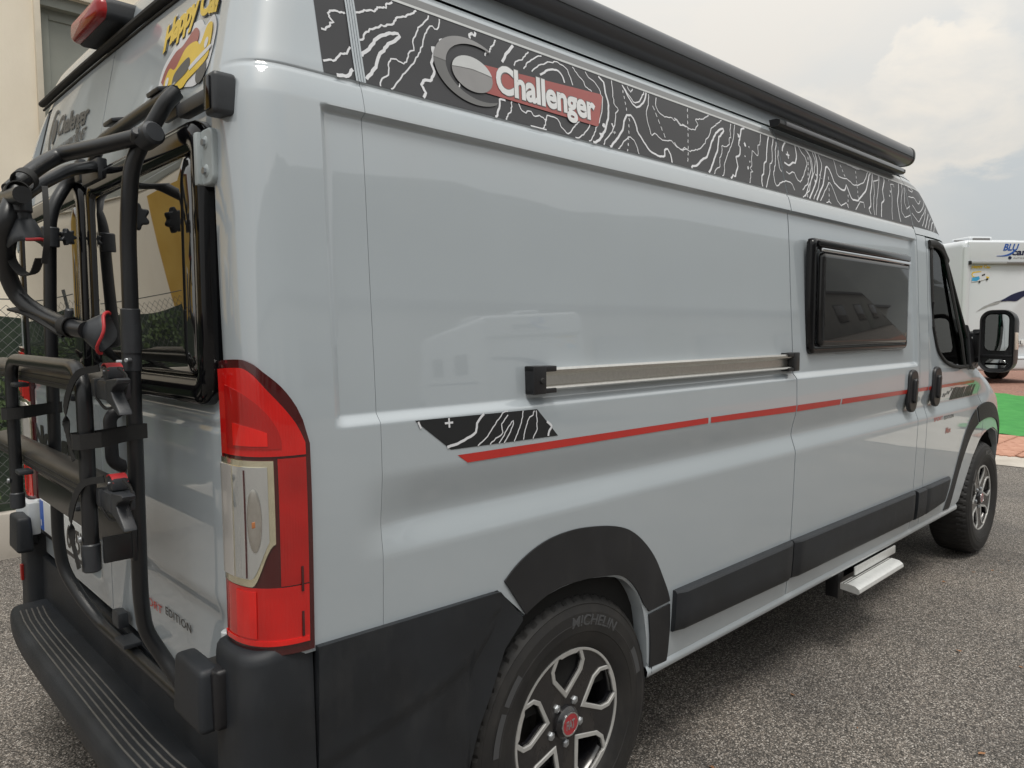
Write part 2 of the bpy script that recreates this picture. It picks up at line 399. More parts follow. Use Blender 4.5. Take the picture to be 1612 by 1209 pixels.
def relief(x,z):
    d=0.
    # recessed panel
    a=lin(1.290,1.311,z)*(1-lin(1.927,1.937,z)); b=sst(.232,.250,x)*(1-sst(3.585,3.605,x))
    d+=.016*a*b
    # groove below the belt
    g=min(lin(1.180,1.080,z),lin(1.005,1.068,z))
    d+=.021*g*sst(.25,.45,x)*(1-sst(4.75,5.0,x))
    # fold lines above the panel
    d+=.003*sst(1.990,1.995,z)*(1-sst(2.001,2.004,z))
    d+=.004*sst(2.262,2.266,z)*(1-sst(2.271,2.275,z))
    return d
def side_y(x,z,off=0.): return -(plan_w(x,z)-relief(x,z)+off)

CONTOURS = [
(0.0029,((0.262,2.098),(0.269,2.098),(0.282,2.109),(0.287,2.118),(0.293,2.121),(0.285,2.128),(0.284,2.136),(0.289,2.144),(0.309,2.147),(0.332,2.150),(0.361,2.161),(0.377,2.171),(0.394,2.176),(0.404,2.177),(0.410,2.187),(0.435,2.195),(0.440,2.206),(0.454,2.210),(0.457,2.215))),(0.0029,((0.348,2.096),(0.361,2.102),(0.368,2.117),(0.389,2.134),(0.399,2.137),(0.418,2.150),(0.424,2.149),(0.443,2.158),(0.457,2.171),(0.460,2.181),(0.484,2.188),(0.523,2.215))),(0.0029,((0.256,2.029),(0.288,2.038),(0.292,2.047),(0.305,2.057),(0.315,2.057),(0.321,2.070),(0.334,2.083))),(0.0060,((0.283,2.004),(0.296,2.009),(0.310,2.008),(0.318,2.022),(0.336,2.041),(0.356,2.070),(0.373,2.083),(0.392,2.108),(0.412,2.125),(0.433,2.135),(0.459,2.142),(0.461,2.135),(0.446,2.122),(0.423,2.107),(0.412,2.092),(0.397,2.076),(0.385,2.046),(0.375,2.037),(0.346,2.002))),(0.0022,((0.389,2.002),(0.389,2.012),(0.397,2.024),(0.416,2.038),(0.420,2.064),(0.430,2.077),(0.442,2.078),(0.459,2.074),(0.472,2.082),(0.482,2.109),(0.496,2.115),(0.496,2.135),(0.518,2.170),(0.536,2.189),(0.554,2.204),(0.558,2.214))),(0.0022,((0.416,2.002),(0.431,2.019),(0.454,2.047),(0.479,2.071),(0.516,2.118),(0.528,2.145),(0.545,2.176),(0.557,2.190),(0.566,2.187),(0.576,2.182),(0.584,2.197),(0.590,2.215))),(0.0056,((0.503,2.002),(0.513,2.020),(0.503,2.036),(0.515,2.050),(0.534,2.052),(0.549,2.078),(0.542,2.094),(0.556,2.124),(0.577,2.151),(0.583,2.163),(0.599,2.162),(0.611,2.174),(0.626,2.172))),(0.0090,((0.554,2.138),(0.555,2.124))),(0.0052,((0.677,2.192),(0.680,2.203),(0.689,2.207),(0.695,2.202),(0.702,2.214))),(0.0022,((0.613,2.037),(0.620,2.066))),(0.0026,((0.720,2.158),(0.724,2.169),(0.740,2.176),(0.746,2.189),(0.757,2.196),(0.760,2.205),(0.769,2.211))),(0.0060,((0.830,2.215),(0.797,2.182),(0.777,2.157))),(0.0022,((0.819,2.158),(0.828,2.174),(0.849,2.180),(0.885,2.212))),(0.0022,((0.853,2.158),(0.872,2.178),(0.902,2.201),(0.928,2.213),(0.935,2.214))),(0.0022,((0.883,2.158),(0.907,2.178),(0.952,2.201),(0.995,2.212),(1.032,2.203),(1.040,2.177),(1.044,2.158))),(0.0045,((0.914,2.157),(0.945,2.176),(0.971,2.186),(0.994,2.187),(1.006,2.176),(1.010,2.157))),(0.0022,((1.058,2.214),(1.079,2.192),(1.095,2.180),(1.098,2.169),(1.125,2.158))),(0.0022,((1.113,2.214),(1.121,2.198),(1.146,2.194),(1.164,2.175),(1.163,2.163),(1.171,2.149),(1.156,2.107),(1.133,2.069),(1.102,2.032),(1.073,2.000))),(0.0056,((1.171,2.214),(1.192,2.199),(1.188,2.163),(1.194,2.136),(1.181,2.092),(1.158,2.053),(1.128,2.023),(1.091,2.001))),(0.0022,((1.232,2.216),(1.223,2.174),(1.222,2.139),(1.240,2.130),(1.222,2.114),(1.207,2.076),(1.184,2.051),(1.147,2.020),(1.137,2.002))),(0.0097,((1.151,2.066),(1.160,2.065))),(0.0097,((1.193,2.073),(1.199,2.074))),(0.0097,((1.201,2.054),(1.202,2.051))),(0.0120,((1.134,2.040),(1.137,2.032))),(0.0045,((0.721,1.998),(0.746,2.042),(0.747,2.056),(0.767,2.056))),(0.0022,((0.756,2.000),(0.771,2.023),(0.779,2.028),(0.790,2.058))),(0.0022,((0.813,2.058),(0.818,2.045),(0.835,2.035),(0.842,2.044),(0.856,2.044),(0.862,2.034),(0.884,2.041),(0.904,2.034),(0.916,2.046),(0.935,2.049),(0.957,2.045),(0.964,2.026),(0.985,2.011),(1.002,2.020),(1.025,2.041),(1.049,2.057))),(0.0022,((0.844,2.002),(0.867,2.000),(0.888,2.004),(0.903,2.002))),(0.0022,((0.889,2.006),(0.899,2.017),(0.911,2.036))),(0.0022,((1.016,2.000),(1.056,2.022),(1.081,2.045),(1.091,2.057))),(0.0052,((1.165,2.002),(1.206,2.034),(1.241,2.068),(1.258,2.100),(1.274,2.119),(1.295,2.123),(1.310,2.113),(1.317,2.075),(1.338,2.053),(1.359,2.027),(1.403,2.016),(1.439,2.020),(1.444,2.041),(1.463,2.050),(1.476,2.031),(1.473,2.002))),(0.0022,((1.202,2.001),(1.233,2.031),(1.269,2.055),(1.289,2.048),(1.299,2.024),(1.302,2.003))),(0.0022,((1.283,2.112),(1.284,2.103))),(0.0022,((1.277,2.092),(1.277,2.083))),(0.0022,((1.271,2.072),(1.271,2.063))),(0.0022,((1.264,2.052),(1.264,2.043))),(0.0022,((1.257,2.032),(1.256,2.023))),(0.0022,((1.248,2.012),(1.247,2.003))),(0.0026,((1.281,2.214),(1.303,2.188),(1.321,2.170),(1.339,2.170),(1.365,2.187),(1.391,2.217))),(0.0045,((1.282,2.213),(1.303,2.177),(1.321,2.159),(1.335,2.155),(1.366,2.172),(1.387,2.192),(1.403,2.217))),(0.0022,((1.307,2.215),(1.316,2.200),(1.332,2.213))),(0.0022,((1.414,2.215),(1.402,2.180),(1.378,2.149),(1.377,2.123),(1.387,2.076),(1.405,2.089),(1.431,2.079),(1.442,2.073),(1.498,2.081),(1.511,2.068),(1.542,2.059),(1.579,2.068))),(0.0022,((1.454,2.212),(1.439,2.187),(1.450,2.163),(1.476,2.155),(1.520,2.160),(1.531,2.152),(1.544,2.163),(1.566,2.145),(1.602,2.146))),(0.0022,((1.423,2.179),(1.428,2.166))),(0.0022,((1.431,2.158),(1.436,2.146))),(0.0022,((1.439,2.138),(1.444,2.126))),(0.0022,((1.448,2.118),(1.453,2.106))),(0.0022,((1.457,2.098),(1.462,2.085))),(0.0022,((1.279,2.197),(1.278,2.188))),(0.0022,((1.278,2.179),(1.278,2.170))),(0.0022,((1.278,2.161),(1.278,2.152))),(0.0022,((1.279,2.143),(1.279,2.134))),(0.0022,((1.630,2.214),(1.625,2.201))),(0.0022,((1.621,2.191),(1.617,2.178))),(0.0022,((1.613,2.168),(1.610,2.156))),(0.0022,((1.607,2.146),(1.604,2.134))),(0.0022,((1.601,2.124),(1.598,2.112))),(0.0022,((1.595,2.102),(1.592,2.090))),(0.0022,((1.588,2.080),(1.585,2.068))),(0.0022,((1.582,2.058),(1.578,2.046))),(0.0022,((1.574,2.037),(1.569,2.024))),(0.0022,((1.533,2.161),(1.540,2.161),(1.558,2.144),(1.570,2.143),(1.577,2.152),(1.603,2.144),(1.627,2.141),(1.651,2.144),(1.674,2.168),(1.664,2.183),(1.719,2.196),(1.762,2.215))),(0.0022,((1.510,2.078),(1.521,2.065),(1.550,2.057),(1.564,2.070),(1.595,2.063),(1.640,2.076),(1.666,2.085),(1.687,2.102),(1.695,2.102),(1.705,2.120),(1.739,2.144),(1.759,2.170),(1.807,2.196),(1.844,2.214))),(0.0056,((1.583,2.002),(1.591,2.013),(1.612,2.015),(1.675,2.054),(1.691,2.055),(1.743,2.118),(1.778,2.154),(1.824,2.181),(1.847,2.185),(1.835,2.170),(1.798,2.145),(1.776,2.099),(1.759,2.081),(1.723,2.039),(1.687,2.003))),(0.0022,((1.720,2.003),(1.739,2.027),(1.768,2.036),(1.781,2.070),(1.802,2.091),(1.809,2.117),(1.845,2.121),(1.863,2.132),(1.870,2.155),(1.884,2.160),(1.887,2.186),(1.907,2.214))),(0.0022,((1.772,2.003),(1.792,2.022),(1.801,2.048),(1.844,2.098),(1.876,2.128),(1.908,2.171),(1.933,2.216))),(0.0052,((1.828,2.001),(1.850,2.022),(1.862,2.015),(1.895,2.056),(1.894,2.091),(1.925,2.103),(1.940,2.132),(1.929,2.143),(1.951,2.172),(1.974,2.207),(2.003,2.216))),(0.0083,((1.943,2.184),(1.943,2.171))),(0.0090,((1.975,2.157),(1.981,2.144))),(0.0060,((2.005,2.148),(2.008,2.144))),(0.0060,((1.961,2.107),(1.964,2.103))),(0.0060,((1.992,2.093),(1.992,2.087))),(0.0075,((1.969,2.069),(1.970,2.059))),(0.0022,((2.123,2.216),(2.095,2.168),(2.079,2.166),(2.062,2.120),(2.045,2.129),(2.022,2.135),(2.000,2.078),(1.983,2.065),(2.003,2.051),(1.987,2.051),(1.958,2.003))),(0.0049,((2.185,2.218),(2.160,2.189),(2.122,2.113),(2.101,2.100),(2.083,2.058),(2.066,2.049),(2.053,2.021),(2.053,2.003))),(0.0022,((2.221,2.217),(2.191,2.174),(2.170,2.114),(2.146,2.104),(2.135,2.072),(2.080,2.005))),(0.0022,((2.248,2.215),(2.218,2.172),(2.194,2.114),(2.164,2.070),(2.160,2.036),(2.170,2.022),(2.212,2.043),(2.260,2.056),(2.303,2.055),(2.318,2.026))),(0.0022,((2.254,2.199),(2.223,2.139),(2.223,2.098),(2.237,2.087),(2.254,2.096))),(0.0045,((2.322,2.220),(2.287,2.194),(2.275,2.175))),(0.0045,((2.273,2.130),(2.310,2.123),(2.351,2.143),(2.373,2.143),(2.398,2.177),(2.405,2.221))),(0.0033,((2.302,2.167),(2.331,2.167))),(0.0033,((2.320,2.181),(2.317,2.152))),(0.0022,((2.275,2.094),(2.297,2.087),(2.320,2.099),(2.343,2.102),(2.362,2.074),(2.386,2.066),(2.426,2.100),(2.481,2.154),(2.477,2.183),(2.451,2.200),(2.436,2.221))),(0.0022,((2.392,2.037),(2.454,2.072),(2.519,2.149),(2.522,2.201),(2.493,2.220))),(0.0022,((2.506,2.190),(2.501,2.176))),(0.0022,((2.494,2.166),(2.490,2.152))),(0.0022,((2.484,2.142),(2.480,2.129))),(0.0022,((2.474,2.119),(2.470,2.105))),(0.0022,((2.465,2.095),(2.461,2.082))),(0.0022,((2.455,2.072),(2.450,2.059))),(0.0022,((2.443,2.049),(2.438,2.035))),(0.0022,((2.430,2.025),(2.423,2.011))),(0.0022,((2.380,2.006),(2.455,2.042),(2.525,2.133),(2.535,2.182),(2.509,2.221))),(0.0045,((2.439,2.007),(2.490,2.047),(2.551,2.102),(2.586,2.176),(2.586,2.225))),(0.0022,((2.478,2.009),(2.545,2.062),(2.587,2.120),(2.629,2.174),(2.617,2.217))),(0.0022,((2.405,2.011),(2.452,2.055),(2.531,2.125),(2.569,2.183),(2.561,2.221))),(0.0075,((2.549,2.121),(2.551,2.115))),(0.0075,((2.588,2.127),(2.588,2.121))),(0.0075,((2.597,2.106),(2.601,2.105))),(0.0097,((2.534,2.095),(2.530,2.084))),(0.0049,((2.506,2.008),(2.604,2.088),(2.660,2.166),(2.685,2.176),(2.703,2.159),(2.724,2.108),(2.789,2.087),(2.828,2.090),(2.850,2.118),(2.863,2.094),(2.884,2.055),(2.953,2.059),(3.075,2.121),(3.150,2.199),(3.186,2.224))),(0.0022,((2.541,2.010),(2.599,2.052),(2.667,2.107),(2.687,2.094),(2.719,2.031),(2.744,2.011),(2.818,2.036),(2.824,2.011))),(0.0022,((2.598,2.008),(2.630,2.018),(2.644,2.009))),(0.0022,((2.671,2.130),(2.667,2.116))),(0.0022,((2.663,2.104),(2.659,2.091))),(0.0022,((2.655,2.079),(2.651,2.065))),(0.0022,((2.645,2.053),(2.640,2.039))),(0.0022,((2.633,2.028),(2.627,2.014))),(0.0022,((2.771,2.219),(2.772,2.150),(2.802,2.146),(2.879,2.147),(2.928,2.130),(2.985,2.131),(3.068,2.159),(3.151,2.219))),(0.0022,((2.912,2.220),(2.963,2.220),(3.016,2.214),(3.056,2.220))),(0.0022,((2.997,2.201),(2.992,2.189))),(0.0022,((2.988,2.177),(2.984,2.165))),(0.0022,((2.981,2.153),(2.978,2.141))),(0.0022,((2.976,2.130),(2.973,2.118))),(0.0022,((2.970,2.107),(2.968,2.095))),(0.0022,((2.965,2.084),(2.962,2.071))),(0.0022,((2.831,2.205),(2.836,2.194))),(0.0022,((2.840,2.185),(2.845,2.175))),(0.0022,((2.850,2.166),(2.856,2.155))),(0.0022,((2.851,2.074),(2.845,2.062))),(0.0022,((2.839,2.051),(2.833,2.039))),(0.0022,((2.826,2.027),(2.818,2.015))),(0.0045,((3.076,2.010),(3.062,2.033),(3.097,2.051),(3.118,2.107),(3.172,2.172),(3.206,2.222))),(0.0022,((3.119,2.010),(3.132,2.060),(3.172,2.119),(3.195,2.181),(3.261,2.195),(3.283,2.223))),(0.0022,((2.901,2.011),(2.975,2.057),(3.017,2.059),(3.014,2.033))),(0.0022,((3.139,2.012),(3.194,2.097),(3.255,2.174),(3.290,2.219))),(0.0045,((3.202,2.009),(3.245,2.083),(3.284,2.097),(3.287,2.148),(3.347,2.206),(3.347,2.224))),(0.0060,((3.385,2.222),(3.388,2.217))),(0.0060,((3.414,2.216),(3.411,2.213))),(0.0060,((3.398,2.162),(3.395,2.151))),(0.0060,((3.374,2.136),(3.371,2.128))),(0.0022,((3.345,2.011),(3.374,2.077),(3.404,2.127),(3.420,2.196),(3.465,2.202),(3.462,2.186))),(0.0045,((3.455,2.011),(3.455,2.050),(3.469,2.119),(3.520,2.177),(3.547,2.221))),(0.0022,((3.620,2.062),(3.533,2.040),(3.499,2.065),(3.522,2.125),(3.582,2.196),(3.588,2.224))),(0.0022,((3.639,2.112),(3.582,2.087),(3.569,2.120),(3.625,2.223))),(0.0022,((3.682,2.225),(3.749,2.210),(3.728,2.196),(3.681,2.198),(3.682,2.225))),(0.0022,((3.682,2.122),(3.740,2.085),(3.795,2.097),(3.943,2.171))),(0.0022,((3.650,2.076),(3.690,2.053),(3.732,2.036),(3.821,2.083),(3.925,2.134))),(0.0022,((3.649,2.161),(3.739,2.167),(3.784,2.134),(3.844,2.163))),(0.0022,((3.772,2.018),(3.838,2.063),(3.909,2.121))),(0.0040,((3.814,2.014),(3.878,2.059),(3.947,2.103))),(0.0022,((3.858,2.010),(3.923,2.056),(3.988,2.085))),(0.0040,((3.905,2.007),(3.975,2.053),(4.035,2.067))),(0.0022,((3.957,2.004),(4.050,2.054),(4.102,2.051))),]
BADGE_LINES = [(0.0080,((0.513,1.220),(0.551,1.226),(0.598,1.242),(0.606,1.271),(0.627,1.287))),(0.0040,((0.605,1.213),(0.637,1.232),(0.662,1.260),(0.688,1.285),(0.705,1.287))),(0.0040,((0.644,1.212),(0.665,1.226),(0.686,1.233),(0.683,1.258),(0.705,1.278))),(0.0040,((0.673,1.212),(0.699,1.241),(0.721,1.264),(0.726,1.260),(0.708,1.231),(0.690,1.211))),(0.0040,((0.724,1.211),(0.738,1.234),(0.752,1.258),(0.757,1.284))),(0.0040,((0.756,1.212),(0.764,1.238),(0.774,1.262),(0.792,1.271),(0.797,1.281))),(0.0040,((0.790,1.211),(0.805,1.231),(0.806,1.260),(0.803,1.281))),(0.0080,((0.846,1.212),(0.851,1.226),(0.859,1.236),(0.842,1.250))),(0.0060,((0.508,1.275),(0.532,1.275))),(0.0060,((0.520,1.286),(0.521,1.264))),(0.0060,((0.434,1.285),(0.441,1.270)))]
BADGE = [(0.426,1.288),(0.808,1.284),(0.884,1.209),(0.525,1.213)]
STRIPE_TOP = [(0.544,1.198),(1.612,1.194),(2.240,1.188),(3.554,1.176),(4.606,1.168)]
STRIPE_BOT = [(0.574,1.177),(1.620,1.175),(2.240,1.163),(3.556,1.156),(4.604,1.153)]
ARCH_OUT = [(0.693,0.864),(0.729,0.892),(0.774,0.916),(0.832,0.935),(0.892,0.944),(0.969,0.945),(1.050,0.936),(1.121,0.923),(1.181,0.904),(1.237,0.872),(1.294,0.823),(1.337,0.773),(1.375,0.712),(1.407,0.658),(1.421,0.623)]
ARCH_IN = [(0.769,0.759),(0.812,0.778),(0.858,0.792),(0.909,0.799),(0.961,0.798),(1.028,0.793),(1.099,0.782),(1.143,0.773),(1.189,0.752),(1.225,0.722),(1.255,0.687),(1.280,0.650),(1.302,0.628),(1.305,0.623),(1.309,0.618)]
ARCH2_OUT = [(1.422,0.613),(1.429,0.536),(1.429,0.461),(1.428,0.418)]
ARCH2_IN = [(1.310,0.608),(1.323,0.536),(1.331,0.471),(1.336,0.427)]
ARCHL = [(0.760,0.752),(0.695,0.692),(0.645,0.573),(0.610,0.501),(0.589,0.413)]
LOGO = [(0.673,2.156),(0.656,2.063),(0.608,2.096),(0.725,2.122),(0.553,2.086),(0.649,2.185),(0.624,2.023),(0.725,2.149),(1.165,2.160),(1.131,2.059),(0.670,2.065),(0.737,2.078),(1.109,2.084),(0.764,2.139),(0.930,2.083),(0.939,2.151)]
CRES = [(0.734,2.169),(0.704,2.187),(0.660,2.188),(0.612,2.165),(0.571,2.124),(0.553,2.083),(0.558,2.051),(0.581,2.029),(0.624,2.025),(0.667,2.037),(0.688,2.048),(0.648,2.044),(0.611,2.051),(0.587,2.076),(0.580,2.100),(0.597,2.134),(0.630,2.161),(0.668,2.179),(0.703,2.180)]
CABWIN = [(3.767,1.897),(3.825,1.925),(3.898,1.927),(4.020,1.919),(7.155,2.149),(7.700,2.049),(7.927,1.852),(8.172,1.586),(8.432,1.287),(4.602,1.295),(4.505,1.261),(4.223,1.267),(4.053,1.291),(3.945,1.333),(3.883,1.386),(3.828,1.505),(3.784,1.672)]
LAMP_SIDE = [(0.065,1.419),(0.071,1.427),(0.078,1.425),(0.097,1.408),(0.119,1.383),(0.140,1.350),(0.158,1.312),(0.168,1.270),(0.171,1.214),(0.171,1.138),(0.166,0.861)]
CLEAR = [(0.067,1.227),(0.103,1.236),(0.108,1.196),(0.105,1.091),(0.099,1.060),(0.085,1.035),(0.073,1.014),(0.063,0.998)]
CAB_FRONT = [(4.737,1.193),(4.724,0.997),(4.786,0.912),(4.827,0.860)]
MIRR_DECAL = [(4.171,1.165),(4.607,1.172),(4.646,1.143),(4.600,1.076),(4.162,1.072),(4.047,1.090)]
SPORT = [(3.872,1.002),(4.207,0.963),(3.886,0.980),(4.085,0.901),(4.226,0.876)]
HANDLES = [(3.408,1.269),(3.567,1.067),(3.579,1.246),(3.781,1.270),(3.965,1.064),(3.915,1.248)]
SIDEW = [(2.429,1.839),(3.467,1.842),(3.461,1.381),(2.443,1.385)]
RAIL = [(0.791,1.388),(0.788,1.329),(0.852,1.391),(0.849,1.329),(2.173,1.377),(2.172,1.324),(2.237,1.387),(2.235,1.319)]
CLAD = [(1.486,0.647),(2.281,0.643),(3.619,0.626),(3.864,0.623),(4.282,0.620),(1.506,0.499),(2.280,0.468),(3.614,0.456),(3.649,0.463),(3.869,0.454),(4.191,0.483)]
RECL = [(-1.400,1.372),(-1.564,1.387)]
NOLEG = [(0.884,1.085),(0.309,1.083),(0.873,1.138),(0.693,1.159)]
CHREAR = [(0.555,2.160),(0.162,2.111),(0.570,2.218),(0.197,2.167),(0.639,2.255),(0.670,2.114),(0.580,2.244),(0.594,2.131),(0.556,2.079),(0.171,2.040),(0.557,2.092)]
HAPPY = [(-0.457,2.163),(-0.780,2.147),(-0.419,2.208),(-0.482,2.075),(-0.791,2.018),(-0.747,2.124),(-0.677,2.005),(-0.438,2.140)]
SPORTR = [(-0.294,0.776),(-0.603,0.795),(-0.297,0.798),(-0.605,0.819)]
PLATE = [(0.782,0.866),(0.799,0.785),(0.164,0.806),(0.152,0.882),(0.744,0.774)]
DOORLINE = [(-0.323,1.295),(-0.832,1.293)]
WIN = [(-0.915,1.900),(-0.857,1.333),(-0.338,1.341),(-0.848,1.417),(-0.457,1.952)]
ARM = [(0.000,-0.729,1.885),(-0.030,-0.668,1.876),(-0.070,-0.595,1.869),(-0.110,-0.487,1.867),(-0.160,-0.522,1.829),(-0.200,-0.577,1.788),(-0.220,-0.564,1.766)]
HOLD = [(-0.230,-0.642,1.733),(-0.240,-0.632,1.701),(-0.240,-0.602,1.656),(-0.230,-0.560,1.603),(-0.210,-0.556,1.553),(-0.180,-0.608,1.518),(-0.155,-0.700,1.495),(-0.140,-0.740,1.489)]
GRAB = [(-0.210,-0.640,1.757),(-0.210,-0.632,1.722),(-0.210,-0.634,1.685),(-0.135,-0.786,1.498),(-0.130,-0.826,1.488)]
HIP = [(0.060,-0.696,1.982),(0.040,-0.699,1.956),(0.010,-0.700,1.898),(-0.010,-0.660,1.857),(-0.020,-0.652,1.821),(-0.020,-0.637,1.768)]
TOPB = [(0.050,-0.182,1.993),(0.060,-0.681,1.983)]
LEFTT = [(0.050,0.008,1.933),(0.040,0.101,1.928),(0.000,0.051,1.877),(-0.020,0.013,1.818),(-0.020,0.026,1.751)]
ARM2 = [(-0.120,-0.410,1.811),(-0.040,-0.265,1.867),(0.050,-0.142,1.919)]
BUCK = [(-0.080,-0.737,1.419),(-0.080,-0.624,1.369),(-0.080,-0.855,1.393),(-0.080,-0.822,1.331),(-0.080,-0.706,1.192),(-0.080,-0.588,1.134),(-0.080,-0.820,1.170),(-0.080,-0.822,1.127)]
STRAP = [(-0.100,0.410,1.241),(-0.100,-0.921,1.329),(-0.100,-0.546,1.283),(-0.100,-0.921,1.329)]
BWIN = [(1.151,5.500,4.418),(1.143,5.500,4.252),(1.166,5.500,3.653),(1.522,5.500,4.526),(1.501,5.500,4.265),(1.291,5.500,3.904),(1.517,5.500,4.411)]
FENCE = [(0.408,3.400,1.591),(0.528,3.400,1.579),(0.351,3.400,0.347),(0.337,3.400,0.056),(0.330,3.400,-0.111)]
HINGE = [(0.061,-0.880,1.867),(0.111,-0.880,1.882),(0.105,-0.880,1.776),(0.064,-0.880,1.777)]
STEP = [(2.955,-1.000,0.343),(3.527,-1.000,0.326),(2.952,-1.000,0.395),(3.415,-1.000,0.389),(2.815,-1.000,0.317)]
STEPO = [(2.747,-1.080,0.411),(2.763,-1.080,0.379),(3.285,-1.080,0.389),(3.288,-1.080,0.356)]
HCOV = [(-0.060,-0.942,0.864),(-0.060,-1.085,0.911),(-0.060,-0.931,0.755),(-0.060,-1.153,0.945)]
HCOV2 = [(0.020,-0.876,0.816),(0.020,-0.956,0.855),(0.020,-0.946,0.731)]
BRK = [(0.100,0.170,2.382),(0.100,-0.108,2.359),(0.100,-0.100,2.304),(0.100,0.190,2.348),(0.100,-0.346,2.276)]
CLAMP = [(0.030,-0.935,1.963),(0.030,-1.052,1.934),(0.030,-1.005,1.948),(0.030,-1.046,1.852),(0.030,-0.931,1.921)]
LHINGE = [(0.040,1.079,0.761),(0.040,1.104,0.662),(0.040,0.709,0.835),(0.040,0.729,0.743),(0.040,1.400,0.744),(0.040,1.449,0.569),(0.040,0.731,0.870)]

# ================================================================== THE CAMPER VAN
VAN = thing("camper_van", "light grey high-roof camper van with red side stripe and dark contour-line band under its awning", "camper van", (0.98, 0, 0))

def SP(x, z, off=0.): return Vector((x, side_y(x, z, off), z))
def PP(x, z, off=0.): return Vector((x, -(plan_w(x, z)+off), z))
def frange(a, b, d):
    n = max(1, int(round((b-a)/d))); return [a+(b-a)*i/n for i in range(n+1)]
def zlist(z0, z1, step=.03):
    z = set(round(v, 4) for v in frange(z0, z1, step))
    for a, b, d in ((.98, 1.18, .012), (1.284, 1.316, .004), (1.922, 1.944, .003), (1.986, 2.006, .003), (2.256, 2.278, .003)):
        for v in frange(a, b, d):
            if z0 < v < z1: z.add(round(v, 4))
    z = sorted(z); out = [z[0]]
    for v in z[1:]:
        if v-out[-1] > .0022: out.append(v)
    out[-1] = z1; return out
def side_panel(name, xa, xb, bottom, z1, material=None, zc=.95, hole=None, xs_extra=(), label=None, rim=.022, step=.03, nlow=26, parent=None, edges=(1, 1, 1, 1)):
    """skin between the seams xa(z), xb(z); below zc the rows follow bottom(x)."""
    zt = zlist(zc, z1); U = sorted(set([round(i/40, 4) for i in range(41)] + list(xs_extra))) if True else None
    cols = []
    for u in U:
        col = []
        xm = lerp(xa(zc), xb(zc), u); b0 = bottom(xm)
        for k in range(nlow):
            z = lerp(b0, zc, k/nlow); x = lerp(xa(z), xb(z), u); col.append(SP(x, z))
        for z in zt: col.append(SP(lerp(xa(z), xb(z), u), z))
        cols.append(col)
    V = [p for c in cols for p in c]; n = len(cols[0]); F = []
    for i in range(len(cols)-1):
        for k in range(n-1):
            f = (i*n+k, (i+1)*n+k, (i+1)*n+k+1, i*n+k+1)
            if hole:
                cx = sum(V[q].x for q in f)/4; cz = sum(V[q].z for q in f)/4
                if in_poly(cx, cz, hole): continue
            F.append(f)
    mb = MB().add(V, F); inn = Vector((0, rim, 0))
    for on, line in zip(edges, (cols[0], cols[-1], [c[0] for c in cols], [c[-1] for c in cols])):
        if on: mb.add(*loops([line, [p+inn for p in line]], closed_loops=False))
    return make(name, mb, material or PAINT, parent or VAN, label=label)

# seams
S0, S1, S2, S3, S4 = .338, 2.248, 3.628, 3.768, 4.80
g = .0034
def bot_rear(x):
    return interp(x, [(.30, .846), (.672, .846), (.769, .757), (.812, .776), (.858, .790), (.909, .797), (.961, .799), (1.028, .795), (1.099, .783), (1.143, .771), (1.189, .750), (1.225, .720), (1.255, .683), (1.280, .640), (1.300, .575), (1.315, .50), (1.322, .44), (1.3225, .425), (9, .425)])
def bot_door(x): return .425
def bot_front(x):
    return interp(x, [(4.38, .425), (4.44, .445), (4.52, .56), (4.63, .69), (4.75, .785), (4.83, .815), (4.92, .832), (5.05, .84), (5.2, .80), (5.33, .70), (5.41, .58), (5.44, .45), (5.445, .36), (9, .36)])

def dw(z): return min(.850, half_width(z)-RC-.014)
# rear corner column (wraps from the rear face to the side)
def corner_pt(u, z):
    """u 0..1: rear face edge -> round -> side seam"""
    r = RC; xr = rear_x(z); w = half_width(z)
    if u < .12: return Vector((xr+.016*(1-u/.12), -lerp(dw(z)+.006, w-r, u/.12), z))
    if u < .72:
        a = (u-.12)/.6*PI/2; t = math.cos(a)**(2/PC) if math.cos(a) > 1e-9 else 0; s = max(0, 1-t**PC)**(1/PC)
        x = xr+r*(1-t); y = w-r+r*s
    else:
        x = lerp(xr+r, S0-.0008, (u-.72)/.28); y = w
    return Vector((x, -(y-relief(x, z)), z))
us = sorted(set([i/50 for i in range(51)]+[.735, .745, .755, .765, .775, .785, .795]))
zs = [z for z in zlist(.846, 2.268)]
cols = [[corner_pt(u, z) for z in zs] for u in us]
mb = MB(); n = len(zs)
mb.add([p for c in cols for p in c], [(i*n+k, (i+1)*n+k, (i+1)*n+k+1, i*n+k+1) for i in range(len(cols)-1) for k in range(n-1)])
mb.add(*loops([[Vector((door_x(p.z)+.04, p.y, p.z)) for p in cols[0]], cols[0]], closed_loops=False))
mb.add(*loops([cols[-1], [p+Vector((0, .022, 0)) for p in cols[-1]]], closed_loops=False))
make("corner_panel", mb, PAINT, VAN)
mb = MB(); colsl = [[Vector((p.x, -p.y, p.z)) for p in c] for c in cols]
mb.add([p for c in colsl for p in c], [(i*n+k, i*n+k+1, (i+1)*n+k+1, (i+1)*n+k) for i in range(len(cols)-1) for k in range(n-1)])
mb.add(*loops([colsl[0], [Vector((door_x(p.z)+.04, -p.y, p.z)) for p in cols[0]]], closed_loops=False))
make("corner_panel", mb, PAINT, VAN)

